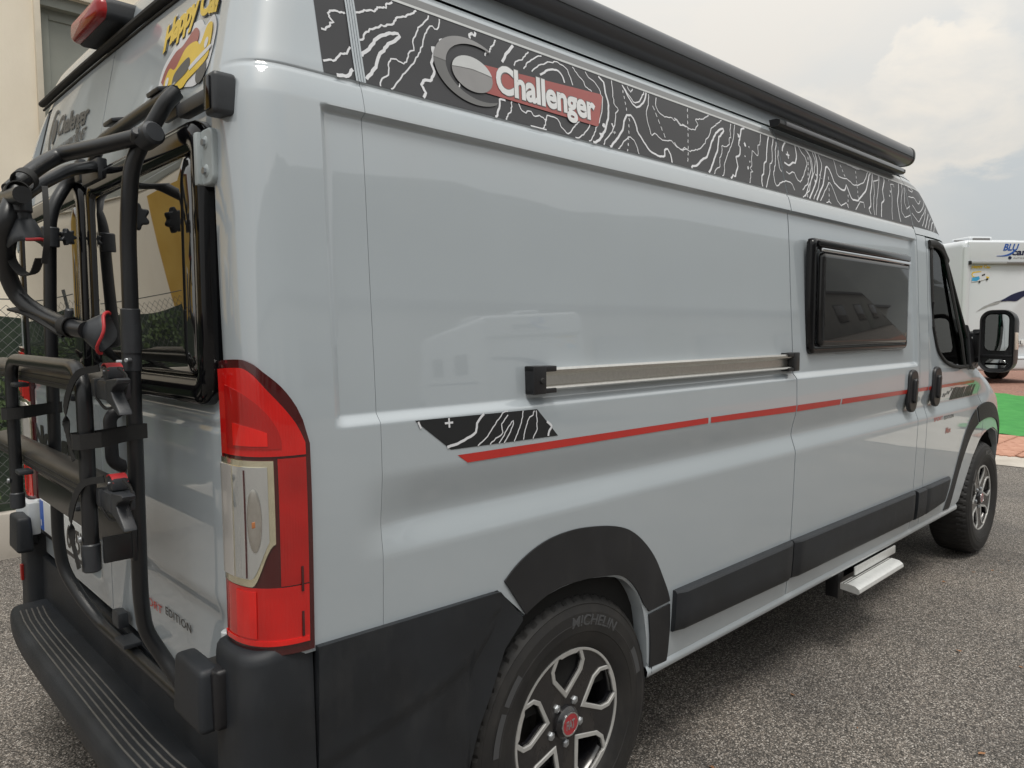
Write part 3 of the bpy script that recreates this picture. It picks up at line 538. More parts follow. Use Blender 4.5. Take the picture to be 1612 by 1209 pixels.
ux = [(v-S0)/(S1-S0) for v in (.672, .70, .74, .769, 1.16, 1.2, 1.24, 1.27, 1.29, 1.31, 1.32, 1.3226, 1.35)]
side_panel("rear_side_panel", lambda z: S0+.0004, lambda z: S1-g, bot_rear, 2.268, xs_extra=[round(u, 4) for u in ux])
ux = [round((v-S1)/(S2-S1), 4) for v in (3.585, 3.59, 3.595, 3.60, 3.605)]
DOOR = side_panel("sliding_door", lambda z: S1+g, lambda z: S2-g, bot_door, 2.268, xs_extra=ux)
side_panel("door_pillar", lambda z: S2+g, lambda z: S3-g, bot_door, 1.962)
sil = csp([(.4, 5.37), (.75, 5.38), (.9, 5.34), (1.0, 5.28), (1.1, 5.11), (1.2, 4.86), (1.3, 4.72), (1.45, 4.56), (1.6, 4.44), (1.75, 4.33), (1.9, 4.22), (2.0, 4.16), (2.1, 4.10), (2.2, 4.02), (2.3, 3.9)])
def cab_front(z):
    if z < .95: return 4.82
    if z < 1.16: return lerp(4.79, 4.745, sst(.95, 1.1, z))
    return lerp(4.745, sil(z)-.035, sst(1.16, 1.34, z))
WINP = smooth2([(3.775, 1.62), (3.770, 1.80), (3.782, 1.895), (3.83, 1.922), (3.92, 1.922), (4.02, 1.905), (4.12, 1.845), (4.22, 1.735), (4.35, 1.57), (4.47, 1.42), (4.56, 1.315), (4.60, 1.275), (4.50, 1.258), (4.25, 1.262), (4.07, 1.288), (3.95, 1.333), (3.885, 1.386), (3.835, 1.49)], 4)
S3w = S3
WINP = [(x+.055 if x < 3.80 else x, z) for x, z in WINP]
CAB = side_panel("cab_door", lambda z: S3+g, lambda z: cab_front(z)-g, bot_front, 1.958, hole=WINP, xs_extra=[i/120 for i in range(121)])

# ---- full-width shell pieces built from plan outlines
def outline_right(z, n_side=14, n_front=26, x0=None):
    """points from the rear corner along the right side to the nose (y<=0)"""
    xr = rear_x(z); xf = front_x(z); P = []
    a = x0 if x0 is not None else xr+RC
    L = 1.2 if z < 1.25 else .95
    st = max(a, xf-L)
    for i in range(n_side): P.append(lerp(a, st, i/n_side))
    for i in range(n_front+1):
        t = i/n_front; P.append(lerp(st, xf, 1-(1-t)**2.0))
    return [Vector((x, -plan_w(x, z), z)) for x in P]
def full_outline(z):
    w = half_width(z); xr = rear_x(z); r = RC; R = []
    rear = [Vector((xr, -(w-r)*k/5, z)) for k in range(5)] if w > r else [Vector((xr, -.001*k, z)) for k in range(5)]
    cor = []
    for k in range(8):
        t = math.cos(k/8*PI/2)**(2/PC); x = xr+r*(1-t); cor.append(Vector((x, -max(.001, plan_w(x, z)), z)))
    right = rear+cor+outline_right(z)
    left = [Vector((p.x, -p.y, p.z)) for p in right[1:-1]][::-1]
    return right+left
zz = [2.274, 2.28, 2.29, 2.30, 2.31, 2.32, 2.33, 2.35, 2.37, 2.40, 2.43, 2.46, 2.49, 2.52, 2.55, 2.57, 2.59, 2.60, 2.61, 2.614]
mb = MB().add(*loops([full_outline(z) for z in zz], cap1=True))
ROOF = make("roof", mb, PAINT, VAN, sharp=60)
# shell round the front above the doors
def strip_front(za, zb, xa, name, n=8, material=PAINT, both=True, xb=None, off=0.):
    L = []
    for z in frange(za, zb, (zb-za)/n):
        R = [Vector((x, -(plan_w(x, z)+off), z)) for x in [xa(z)+(front_x(z)-xa(z))*(1-(1-i/40)**1.8) for i in range(41)]]
        if both: R = R+[Vector((p.x, -p.y, p.z)) for p in R[:-1]][::-1]
        L.append(R)
    return make(name, MB().add(*loops(L, closed_loops=False)), material, VAN)
strip_front(1.967, 2.268, lambda z: S2+g, "cab_roof_panel", 16)
strip_front(1.345, 1.967, lambda z: sil(z)+.115, "windscreen", 14, CABGL)
pil = []
for z in frange(1.20, 1.967, .03):
    a = cab_front(z)+g; b = lerp(sil(z)+.12, sil(z)+.40, sst(1.36, 1.2, z)); xsr = [lerp(a, b, i/8) for i in range(9)]
    pil.append([Vector((x, -plan_w(x, z), z)) for x in xsr])
make("windscreen_pillar", MB().add(*loops(pil, closed_loops=False)), PAINT, VAN)
make("windscreen_pillar", MB().add(*loops([[Vector((p.x, -p.y, p.z)) for p in l] for l in pil], closed_loops=False)), PAINT, VAN)
# fender and nose
cols = []
for i in range(56):
    t = i/55; x0 = S4+.03 if 0 else 4.745; u = 1-(1-t)**1.7
    col = []
    zb_x = lerp(4.80, 5.975, u)
    b0 = bot_front(zb_x) if zb_x < 5.445 else .36
    for k in range(40):
        z = lerp(b0, 1.345, k/39); xa = cab_front(z)+g; x = lerp(xa, front_x(z), u); col.append(Vector((x, -(plan_w(x, z)-relief(x, z)*(1-u)), z)))
    cols.append(col)
n = 40
mb = MB().add([p for c in cols for p in c], [(i*n+k, (i+1)*n+k, (i+1)*n+k+1, i*n+k+1) for i in range(55) for k in range(n-1)])
mb.add(*loops([cols[0], [p+Vector((0, .02, 0)) for p in cols[0]]], closed_loops=False))
make("front_fender", mb, PAINT, VAN)
L = [[Vector((p.x, -p.y, p.z)) for p in outline_right(z, x0=S0)] for z in frange(.40, 1.345, .05)]
make("left_side_panel", MB().add(*loops(L, closed_loops=False)), PAINT, VAN)
L = [[Vector((x, plan_w(x, z), z)) for x in frange(S0, 3.74, .3)] for z in frange(1.345, 2.268, .05)]
make("left_side_panel", MB().add(*loops(L, closed_loops=False)), PAINT, VAN)
L = [[Vector((x, plan_w(x, z), z)) for x in [lerp(3.74, sil(z), k/10) for k in range(11)]] for z in frange(1.90, 1.967, .03)]
make("left_window_header", MB().add(*loops(L, closed_loops=False)), PAINT, VAN)
L = [[Vector((x, plan_w(x, z)-.01, z)) for x in [lerp(3.74, sil(z), k/10) for k in range(11)]] for z in frange(1.345, 1.90, .05)]
make("left_cab_window", MB().add(*loops(L, closed_loops=False)), CABGL, VAN)
# dark inner box of the living area, its dark colour standing for shade in the shut lines
mb = MB()
def inner(z): 
    w = half_width(z)-.045; return [Vector((.13+max(0, door_x(z)-.084), -w+.05, z)), Vector((.20, -w, z)), Vector((3.70, -w, z)), Vector((3.70, w, z)), Vector((.20, w, z)), Vector((.13+max(0, door_x(z)-.084), w-.05, z))]
mb.add(*loops([inner(z) for z in [.43, .6, .9, 1.15, 1.3, 1.6, 1.93, 2.0, 2.22, 2.27]], cap0=True, cap1=True))
make("inner_shell", mb, DARKIN, VAN)
# sills
def sill(xa, xb, mirror=1):
    prof = [(1.0, .440), (1.006, .427), (1.012, .416), (1.010, .400), (.998, .388), (.975, .380), (.93, .378)]
    xs = frange(xa, xb, .1)
    return loops([[Vector((x, -mirror*y*(half_width(.42)/.99)*.985, z)) for x in xs] for y, z in prof], closed_loops=False)
make("sill", sill(1.322, 4.43), PAINT, VAN)
make("sill", sill(1.322, 4.43, -1), PAINT, VAN)
make("underbody", MB().add(*b2((.35, -.62, .33), (5.6, .62, .43), .01)).add(*b2((1.5, -.93, .37), (4.3, .93, .43), .01)), DARKIN, VAN)
make("dark_shut_backing", MB().add(*b2((4.0, -.93, .43), (4.80, -.90, 1.25))).add(*b2((3.6, -.93, .43), (3.80, -.90, 1.95))).add(*b2((3.79, -.93, .43), (4.0, -.90, 1.22))), DARKIN, VAN)  # dark panels behind the cab door gaps, shade put into their colour

# ---- wheel housings
for wx, (xa, xb) in ((.98, (.585, 1.36)), (5.01, (4.45, 5.45))):
    for s in (-1, 1):
        r = .45 if wx < 2 else .445; arc = [(wx+r*math.cos(a)*(.98 if wx < 2 else 1.02), max(.405, .374+r*math.sin(a))) for a in [PI*(1.0-1.0*i/24) for i in range(25)]]
        if wx < 2: arc = [(min(1.345, max(.60, x)), min(z, .83)) for x, z in arc]
        mb = MB().add(*loops([[Vector((x, s*y, z)) for x, z in arc] for y in ((1.0 if wx < 2 else .95), .9, .75, .60)], closed_loops=False))
        mb.add([Vector((x, s*.60, z)) for x, z in arc]+[Vector((wx, s*.60, .2))], [(i, i+1, 25) for i in range(24)])
        make("wheel_housing", mb, DARKIN, VAN)
# rolled lip of the rear arch
lip = [(.769, .757)]+[(x, bot_rear(x)) for x in frange(.78, 1.3222, .02)]
make("arch_lip", MB().add(*loops([[Vector((x, side_y(x, z, 0), z)) for x, z in lip], [Vector((x, side_y(x, z, 0)+.006, z-.006)) for x, z in lip], [Vector((x, side_y(x, z, 0)+.05, z+.0)) for x, z in lip]], closed_loops=False)), PAINT, VAN)
lip = [(x, bot_front(x)) for x in frange(4.40, 5.444, .02)]
make("arch_lip", MB().add(*loops([[Vector((x, -plan_w(x, z), z)) for x, z in lip], [Vector((x, -plan_w(x, z)+.006, z-.006)) for x, z in lip], [Vector((x, -plan_w(x, z)+.05, z)) for x, z in lip]], closed_loops=False)), PAINT, VAN)

# ---- black flares and lower cladding
def flare(name, A, B, off=.005, n=40, m=6, material=FLARE, edge=.004, surf=SP, dome=0.):
    A = resample(A, n); B = resample(B, n); L = []
    for j in range(m+1):
        v = j/m; o = off+dome*math.sin(PI*min(1, max(0, v)))
        L.append([surf(lerp(a[0], b[0], v), lerp(a[1], b[1], v), o) for a, b in zip(A, B)])
    low0 = [p+Vector((0, off+edge, 0)) for p in L[0]]; low1 = [p+Vector((0, off+edge, 0)) for p in L[-1]]
    L = [low0]+L+[low1]
    mb = MB().add(*loops(L, closed_loops=False))
    for e in (0, -1):
        E = [l[e] for l in L[1:-1]]; mb.add(*loops([E, [p+Vector((0, off+edge, 0)) for p in E]], closed_loops=False))
    return make(name, mb, material, VAN, sharp=50)
flare("wheel_arch_flare", smooth2(ARCH_IN, 3), smooth2(ARCH_OUT, 3), n=60, m=8)
flare("wheel_arch_flare", ARCH2_IN, ARCH2_OUT, n=14)
FO = smooth2([(4.178, .434), (4.282, .585), (4.366, .728), (4.472, .868), (4.567, .945), (4.68, .995), (4.82, 1.015), (4.95, 1.01), (5.10, .975), (5.22, .91), (5.33, .81), (5.40, .70)], 4)
FI = smooth2([(4.28, .43), (4.355, .574), (4.438, .694), (4.561, .82), (4.664, .876), (4.78, .905), (4.92, .912), (5.05, .90), (5.18, .865), (5.30, .775), (5.36, .69)], 4)
def split(P, x): return [p for p in P if p[0] <= x], [p for p in P if p[0] >= x]
i1, i2 = 27, 29
flare("wheel_arch_flare", resample(FI, 60)[:29], resample(FO, 60)[:28], n=44)
flare("wheel_arch_flare", resample(FI, 60)[29:], resample(FO, 60)[28:], n=44)
def clad(name, xa, xb, top, bot, parent, cut=0., rounded=.012):
    L = []; m = 16
    prof = [(0, 0), (.0, .016), (.02, .024), (.06, .029), (.5, .031), (.9, .030), (.97, .024), (1, .015), (1, 0)]
    xs = frange(xa, xb, .04); P = []
    for v, o in prof:
        row = []
        for x in xs:
            t = (x-xa)/(xb-xa); zt = lerp(top[0], top[1], t); zb = lerp(bot[0], bot[1], t)
            e = min(1, min(x-xa, xb-x)/rounded+.0) if rounded else 1
            z = lerp(zt, zb, v); xx = x - (cut*v*t if cut else 0)
            row.append(Vector((xx, -(plan_w(x, z)+o*(.55+.45*e)), z)))
        P.append(row)
    mb = MB().add(*loops(P, closed_loops=False))
    for e in (0, -1):
        E = [r[e] for r in P]; mb.add(E, [tuple(range(len(E)))])
    make(name, mb, PLASTIC, parent, sharp=30)
clad("side_cladding", 1.44, S1-.004, (.652, .652), (.515, .497), VAN)
clad("door_cladding", S1+.004, S2-.006, (.652, .638), (.497, .483), DOOR)
clad("side_cladding", S2+.004, S3-.004, (.636, .634), (.480, .480), VAN, rounded=0)
clad("door_cladding", S3+.004, 4.20, (.634, .632), (.478, .50), CAB, cut=.09)

# ---- rear bumper, corner pieces and side cladding
def cz(x): return interp(x, [(.15, .858), (.672, .846), (.758, .753)])
def cb(x): return interp(x, [(.577, .26), (.589, .41), (.610, .50), (.645, .573), (.695, .69), (.758, .750)])
def swage(x, z):
    zl = interp(x, [(.2, .60), (.50, .66), (.60, .70), (.64, .75), (.68, .86)])
    return .007*sst(zl-.012, zl+.012, z)
def side_clad(s):
    cols = []
    for x in sorted(set(frange(.176, .755, .02)+[.577, .58, .589])):
        b0 = .27 if x <= .577 else cb(x); b0 = min(b0, cz(x)-.002)
        cols.append([Vector((x, -s*(plan_w(x, z)+.008-swage(x, z)*0+swage(x, z)*.9+.006*sst(.5, .3, z)), z)) for z in [lerp(b0, cz(x), k/40) for k in range(41)]])
    n = 41; mb = MB().add([p for c in cols for p in c], [(i*n+k, (i+1)*n+k, (i+1)*n+k+1, i*n+k+1) for i in range(len(cols)-1) for k in range(n-1)])
    inn = Vector((0, s*.02, 0))
    mb.add(*loops([[c[-1] for c in cols], [c[-1]+inn for c in cols]], closed_loops=False))
    mb.add(*loops([cols[0], [p+inn for p in cols[0]]], closed_loops=False))
    mb.add(*loops([[c[0] for c in cols if c[0].x >= .577], [c[0]+inn*2.5 for c in cols if c[0].x >= .577]], closed_loops=False))
    make("bumper_side_trim", mb, PLASTIC, VAN, sharp=50)
side_clad(1); side_clad(-1)
BUMP = make("rear_bumper", MB().add(*b2((.075, -.86, .36), (.13, .86, .655), .006)), PLASTIC, VAN)
def bump_corner(s):
    # section by section from the inner edge round to the side seam
    def rail(z, off):
        r = .060; xr = .030; w = 1.020; P = [(.13, -.842), (.06, -.846), (.038, -.856), (.031, -.872), (xr, -.90)]
        for k in range(11):
            a = k/10*PI/2; P.append((xr+r*(1-math.cos(a)), -(w-r+r*math.sin(a))))
        P += [(.12, -(w+.001)), (.172, -(w+.001))]
        return P
    L = []
    prof = [(.27, .012), (.32, .004), (.5, .0), (.70, -.002), (.84, -.004), (.852, -.006), (.862, -.012), (.866, -.022), (.867, -.050)]
    for z, o in prof:
        row = []
        for i, (x, y) in enumerate(rail(z, 0)):
            cx, cy = .13, -.93; d = Vector((x-cx, y-cy, 0)); 
            k = 1+o/max(.05, d.length)
            zz_ = z + (.008*sst(.03, .12, x) if z > .8 else 0)
            row.append(Vector((cx+d.x*k, s*(cy+d.y*k), zz_)))
        L.append(row)
    top = [Vector((lerp(p.x, .14, .8), s*lerp(abs(p.y)*-1, -.93, .8), p.z-.002)) for p in L[-1]]
    L.append(top)
    mb = MB().add(*loops(L, closed_loops=False))
    return mb
make("bumper_corner", bump_corner(1), PLASTIC, BUMP, sharp=60); make("bumper_corner", bump_corner(-1), PLASTIC, BUMP, sharp=60)
# step with ribbed tread
prof = [(.085, .500), (.03, .502), (-.045, .500), (-.058, .496), (-.066, .487), (-.070, .472), (-.068, .440), (-.062, .418), (-.045, .408), (.06, .405)]
def steprow(y):
    k = 1-.0*abs(y); bow = .030*(abs(y)/.80)**6; return [Vector((x+bow*(x < .06), y, z)) for x, z in prof]
mb = MB().add(*loops([steprow(y) for y in frange(-.80, .80, .04)], closed_loops=False))
for y in (-.80, .80): mb.add(steprow(y), [tuple(range(len(prof)))])
STEP_ = make("bumper_step", mb, PLASTIC, BUMP, sharp=35)
for i in range(5):
    x = -.038+.017*i
    make("tread_rib", MB().add(*tube([(x+.030*(abs(y)/.8)**6, y, .5015) for y in frange(-.72, .72, .12)], .0028, 8)), mat("worn_rib_plastic", (.085, .082, .078), .5, var=.2, vscale=40) if i == 0 else bpy.data.materials["worn_rib_plastic"], BUMP)
make("bumper_reflector", MB().add(*b2((.022, .93, .55), (.032, .95, .61), .002)), REDP, BUMP)
for s in (1, -1):
    o = MB().add(*box((.012, -s*.835, .758), (.055, .150, .128), .014, seg=3, taper=(.82, .92)))
    make("bumper_buffer", o, PLASTIC, BUMP, sharp=60)
    make("buffer_mount", MB().add(*box((.040, -s*.880, .760), (.060, .085, .122), .01, seg=2)), PLASTIC_D, BUMP, sharp=60)
    make("screw", MB().add(*cyl((.07, -s*.845, .845), (.07, -s*.845, .868), .012, 12, bevel=.003)), LOCKW, BUMP)

# ---- rear doors
def door_pt(y, z):
    x = door_x(z)-.012*sst(.86, .93, z)*(1-sst(1.275, 1.295, z))*1.0
    x -= .010*(1-sst(1.305, 1.33, z))*sst(1.28, 1.30, z)
    e = abs(y)/dw(z); x += .008*sst(.95, 1.0, e)
    # number plate recess on the left door
    if y > 0:
        k = sst(.10, .14, y)*(1-sst(.80, .83, y))*sst(.73, .76, z)*(1-sst(.905, .95, z)); x += .014*k
    return Vector((x, y, z))
for s, y0, y1 in ((1, -.848, -.0028), (-1, .0028, .848)):
    ys = frange(y0, y1, .02); zs = sorted(set(frange(.675, 2.285, .03)+frange(.86, .95, .008)+frange(1.26, 1.34, .006)+frange(.72, .77, .01)+[1.9, 2.0]))
    L = [[door_pt(y*dw(z)/.850, z) for y in ys] for z in zs]
    mb = MB().add(*loops(L, closed_loops=False)); inn = Vector((.02, 0, 0))
    for E in (L[0], L[-1], [l[0] for l in L], [l[-1] for l in L]): mb.add(*loops([E, [p+inn for p in E]], closed_loops=False))
    d = make("rear_door", mb, PAINT, VAN, label="right rear door" if s == 1 else "left rear door")
    if s == 1: RDOOR = d
    else: LDOOR = d
# seals round the doors
gz = [(-.835, 2.262), (-.6, 2.280), (-.3, 2.292), (0, 2.300), (.3, 2.308), (.6, 2.312), (.85, 2.312)]
mb = MB().add(*tube([Vector((door_x(z)-.010, y, z)) for y, z in gz], .011, 10, ry=.013))
mb.add(*tube([Vector((door_x(z)-.006, y, z-.020)) for y, z in gz], .004, 8))
make("door_seal", mb, RUBBER, VAN)
for s in (-1, 1): make("door_seal", MB().add(*tube([Vector((door_x(z)+.008, s*(dw(z)+.001), z)) for z in [.69, 1.2, 1.9, 1.95, 2.0, 2.1, 2.2, 2.26]], .006, 8)), RUBBER, VAN)
make("rear_roof_skirt", MB().add(*loops([[Vector((rear_x(z)+.02, y, z)) for y in frange(-.86, .86, .1)] for z in (2.262, 2.27, 2.28)], closed_loops=False)), PAINT, VAN)

# rear windows: glossy black frame, outward hung pane
def frame_yz(cy, cz, w, h, r, prof, n=7):
    """prof: list of (inset, proud)"""
    L = []
    for ins, pr in prof:
        P = rrect(cy, cz, w-2*ins, h-2*ins, max(.012, r-ins), n); L.append([Vector((door_x(min(z, 1.9))-pr, y, z)) for y, z in P])
    return L
for d, s in ((RDOOR, -1), (LDOOR, 1)):
    cy, w = s*.427, .822
    Lr = frame_yz(cy, 1.622, w, .585, .07, [(0, .0), (0, .018), (.006, .030), (.020, .036), (.048, .034), (.060, .026), (.064, .016)])
    fr = make("window_frame", MB().add(*loops(Lr)), GLOSSB, d, sharp=60)
    Lp = frame_yz(cy, 1.622, w-.128, .457, .04, [(0, .018), (.0, .024), (.008, .030), (.05, .034)])
    mb = MB().add(*loops(Lp, cap1=True))
    make("window_pane", mb, DARKGL, fr, sharp=70)
    make("hinge_rail", MB().add(*tube([Vector((door_x(1.9)-.026, cy-w/2+.06, 1.897)), Vector((door_x(1.9)-.026, cy+w/2-.06, 1.897))], .009, 10)), CHROME, fr)
# hinges
def hinge(parent, y, z, s, m1):
    V, F = flat([rrect(0, 0, .062, .108, .018)], .012, .004, 2)
    mb = MB().add([Vector((.070-v.z, y+v.x, z+v.y)) for v in V], F)
    mb.add(*box((.070, y-s*.030, z), (.05, .020, .104), .006))
    for k in (-.027, .027): mb.add(*cyl((.062, y, z+k), (.052, y, z+k), .014, 14, bevel=.003))
    h = make("door_hinge", mb, m1, parent, sharp=50)
    for k in (-.027, .027): make("hinge_bolt", MB().add(*cyl((.056, y, z+k), (.047, y, z+k), .0075, 6)), BOLT, h)
hinge(RDOOR, -.858, 1.825, -1, HINGEP); hinge(LDOOR, .858, 1.825, 1, HINGEP)
h = make("door_hinge", MB().add(*b2((.03, .80, .745), (.07, .93, .865), .008)).add(*cyl((.03, .905, .74), (.03, .905, .87), .018, 14, bevel=.004)), LOCKW, LDOOR, label="light grey strap hinge low on the left rear door")
make("grab_handle", MB().add(*tube(round_path([(.072, -.215, 1.125), (.040, -.215, 1.145), (.038, -.215, 1.265), (.072, -.215, 1.285)], .03), .017, 12, ry=.012)), PLASTIC_D, RDOOR, sharp=60)
# number plate
pl = make("number_plate", box((.066, .475, .828), (.006, .60, .112), .002), PLATEW, LDOOR)
make("plate_blue_band", box((.0625, .745, .828), (.002, .048, .106), 0), BLUE, pl)
make("plate_holder", MB().add(*box((.072, .475, .822), (.008, .63, .14), .003)), PLASTIC_D, LDOOR)
def rear_text(s, y0, z0, wid, hgt, material, parent, bold=0, shear=0, off=.0022, slope=0., name="lettering", spacing=1.):
    V, F, _ = text(s, bold, .0006, shear, spacing)
    def fn(v):
        y = y0-v.x*wid; z = z0+v.y*hgt+slope*v.x
        return Vector((door_pt(y, z).x-off-max(0, v.z), y, z))
    return make(name, mapped((V, F), fn), material, parent, smooth=False)
def plate_text(s, y0, z0, wid, hgt, x, material, parent):
    V, F, _ = text(s, .012, .0004); make("lettering", mapped((V, F), lambda v: (x-v.z, y0-v.x*wid, z0+v.y*hgt)), material, parent, smooth=False)
plate_text("I", .752, .790, .010, .022, .060, WHITE, pl)
plate_text("685N", .40, .787, .235, .078, .0615, PRINTK, pl)
rear_text("Noleggio", .838, 1.080, .70, .074, PRINTK, LDOOR, bold=.06)
rear_text("Challenger", .556, 2.142, .385, .066, PRINTG, LDOOR, bold=.02, shear=.12, spacing=.9, slope=-.035)
rear_text("WWW.HAPPYCAR.NET", .556, 2.062, .39, .036, PRINTG, LDOOR, bold=.01, shear=.05, spacing=.9)
# crescent emblem of the maker on the left door
def rpoly(P, name, material, parent, off=.0022):
    V, F = flat([P], .0003); make(name, mapped((V, F), lambda v: (door_pt(v.x, v.y).x-off-max(0, v.z), v.x, v.y)), material, parent, smooth=False)
def crescent(cx, cz, R, r, dx, a0=.5, n=22):
    out = [(cx+R*math.cos(a), cz+R*math.sin(a)) for a in [a0+(2*PI-2*a0)*i/n for i in range(n+1)]]
    inn = [(cx+dx+r*math.cos(a), cz+r*math.sin(a)) for a in [2*PI-a0*1.15-(2*PI-2.3*a0)*i/n for i in range(n+1)]]
    return out+inn
P = crescent(0, 0, .066, .056, .010, .7); rpoly([(.612-x*.85, 2.165+z*1.15) for x, z in P], "emblem", PRINTG, LDOOR)
rpoly([(.600-.036*math.cos(a)*.8, 2.163+.036*math.sin(a)*1.2) for a in [2*PI*i/20 for i in range(20)]], "emblem", PRINTG, LDOOR)
V_, F_, _ = text("SPORT", .0, .0006, .0, 1.05)
rear_text("SPORT", -.265, .779, .155, .021, REDP, RDOOR, spacing=1.1)
rear_text("EDITION", -.447, .788, .165, .021, PRINTK, RDOOR, spacing=1.1)
# dealer's sticker: arched yellow word above a small open roadster
def arc_word(s, y0, y1, zb, rise, hgt, layers):
    for mt_, bold, off, dy, dz in layers:
        V, F, _ = text(s, bold, .0003, .0, .92)
        def fn(v, off=off, dy=dy, dz=dz):
            y = lerp(y0, y1, v.x)+dy; k = v.x-.5; z = zb+v.y*hgt+rise*(1-4*k*k)+dz; return (door_pt(y, z).x-off-max(0, v.z), y, z)
        make("sticker_lettering", mapped((V, F), fn), mt_, RDOOR, smooth=False)
arc_word("Happy Car", -.452, -.782, 2.146, .024, .062, [(WHITE, .075, .0018, 0, 0), (PRINTK, .045, .0026, -.004, -.003), (YEL, .045, .0034, 0, 0)])
def sticker(P, mt_, off, sx=1): 
    V, F = flat([smooth2(P+[P[0]], 5)[:-1]], .0003)
    make("sticker", mapped((V, F), lambda v: (door_pt(-.612-v.x*.98, v.y*.96+2.078).x-off-max(0, v.z), -.612-v.x*.98, v.y*.96+2.078)), mt_, RDOOR, smooth=False)
sticker([(-.165, -.055), (-.15, .02), (-.10, .055), (-.03, .085), (.06, .085), (.10, .06), (.14, .072), (.165, .03), (.155, -.045), (.10, -.075), (.0, -.06), (-.08, -.085), (-.14, -.085)], WHITE, .0016)
sticker([(-.140, -.01), (-.12, .02), (-.07, .045), (-.03, .048), (0, .058), (.04, .072), (.07, .05), (.05, .02), (-.05, .0), (-.10, -.03)], REDF, .0026)
sticker([(-.115, -.065), (-.115, -.02), (-.09, .01), (-.05, .0), (0, .035), (.06, .035), (.09, .02), (.115, .055), (.145, .05), (.15, .0), (.14, -.03), (.05, -.05), (.02, -.062), (-.03, -.055), (-.08, -.065)], YEL, .0034)
for cx, cz, rx, rz in ((-.135, -.055, .018, .032), (-.10, -.065, .018, .030), (.12, -.05, .028, .026)):
    sticker([(cx+rx*math.cos(a), cz+rz*math.sin(a)) for a in [2*PI*i/12 for i in range(12)]], PRINTG, .0030)
for cx, cz in ((-.092, -.022), (.128, .012)):      # plain round headlamps
    sticker([(cx+.010*math.cos(a), cz+.012*math.sin(a)) for a in [2*PI*i/12 for i in range(12)]], WHITE, .0042)
sticker([(-.115, -.058), (-.04, -.044), (-.04, -.034), (-.115, -.048)], WHITE, .0040); sticker([(.05, -.030), (.15, -.010), (.15, .0), (.05, -.018)], WHITE, .0040)
sticker([(-.055, -.045), (-.045, -.012), (.030, .006), (.040, -.026)], PRINTG, .0040)      # flat radiator grille

# ---- tail lights
FROST = mat("ribbed_clear_lens", (.62, .60, .58), .25, metal=.35, coat=1, coat_rough=.03, var=.1, vscale=12)
_t = FROST.node_tree; _w = _t.nodes.new('ShaderNodeTexWave'); _w.bands_direction = 'DIAGONAL'; _w.inputs['Scale'].default_value = 110; _c = _t.nodes.new('ShaderNodeTexCoord'); _b = _t.nodes.new('ShaderNodeBump')
_b.inputs['Strength'].default_value = .5; _b.inputs['Distance'].default_value = .002; _t.links.new(_c.outputs['Object'], _w.inputs['Vector']); _t.links.new(_w.outputs[1], _b.inputs['Height']); _t.links.new(_b.outputs[0], _t.nodes['Principled BSDF'].inputs['Normal'])
def lamp_pt(u, z, off):
    """u 0..1 along rear face edge -> corner -> side (x=.168)"""
    p = corner_pt(u, z); e = .004; q = corner_pt(min(1, u+e), z); r_ = corner_pt(max(0, u-e), z); t = (q-r_); t.z = 0; t.normalize(); nrm = Vector((t.y, -t.x, 0))
    if nrm.dot(Vector((-1, -1, 0))) < 0: nrm = -nrm
    return p+nrm*off
def u_of_x(x, z=1.2):
    lo, hi = .12, .999
    for _ in range(40):
        mdl = (lo+hi)/2
        if corner_pt(mdl, z).x < x: lo = mdl
        else: hi = mdl
    return lo
UX = {x: u_of_x(x) for x in (.047, .056, .065, .075, .083, .096, .105, .118, .140, .157, .168, .171)}
topc = [(0, 1.408), (.06, 1.422), (.18, 1.431), (.29, 1.432), (UX[.083], 1.424), (UX[.096], 1.408), (UX[.118], 1.383), (UX[.140], 1.350), (UX[.157], 1.312), (UX[.168], 1.268), (UX[.171], 1.22)]
topc = [topc[0]]+[q for p_, q in zip(topc, topc[1:]) if q[0] > p_[0]+1e-4]
topf = csp(topc); UE = UX[.171]
def lamp_patch(name, u0, u1, zb, zt, off, material, parent, nu=26, nz=26, s=1, wall=.012):
    cols = []
    for i in range(nu+1):
        u = lerp(u0, u1, i/nu); b = zb(u); t = max(b+.002, zt(u)); cols.append([lamp_pt(u, lerp(b, t, k/nz), off) for k in range(nz+1)])
    n = nz+1; mb = MB()
    V = [p for c in cols for p in c]; mb.add(V, [(i*n+k, (i+1)*n+k, (i+1)*n+k+1, i*n+k+1) for i in range(nu) for k in range(nz)])
    def back(p): 
        c = Vector((.17, -.86, p.z)); return p+(c-p).normalized()*wall
    for E in (cols[0], cols[-1], [c[0] for c in cols], [c[-1] for c in cols]): mb.add(*loops([E, [back(p) for p in E]], closed_loops=False))
    VF = ([Vector((v.x, s*v.y, v.z)) for v in mb.V], mb.F)
    return make(name, VF, material, parent, sharp=40)
C0, C1 = .02, u_of_x(.104)
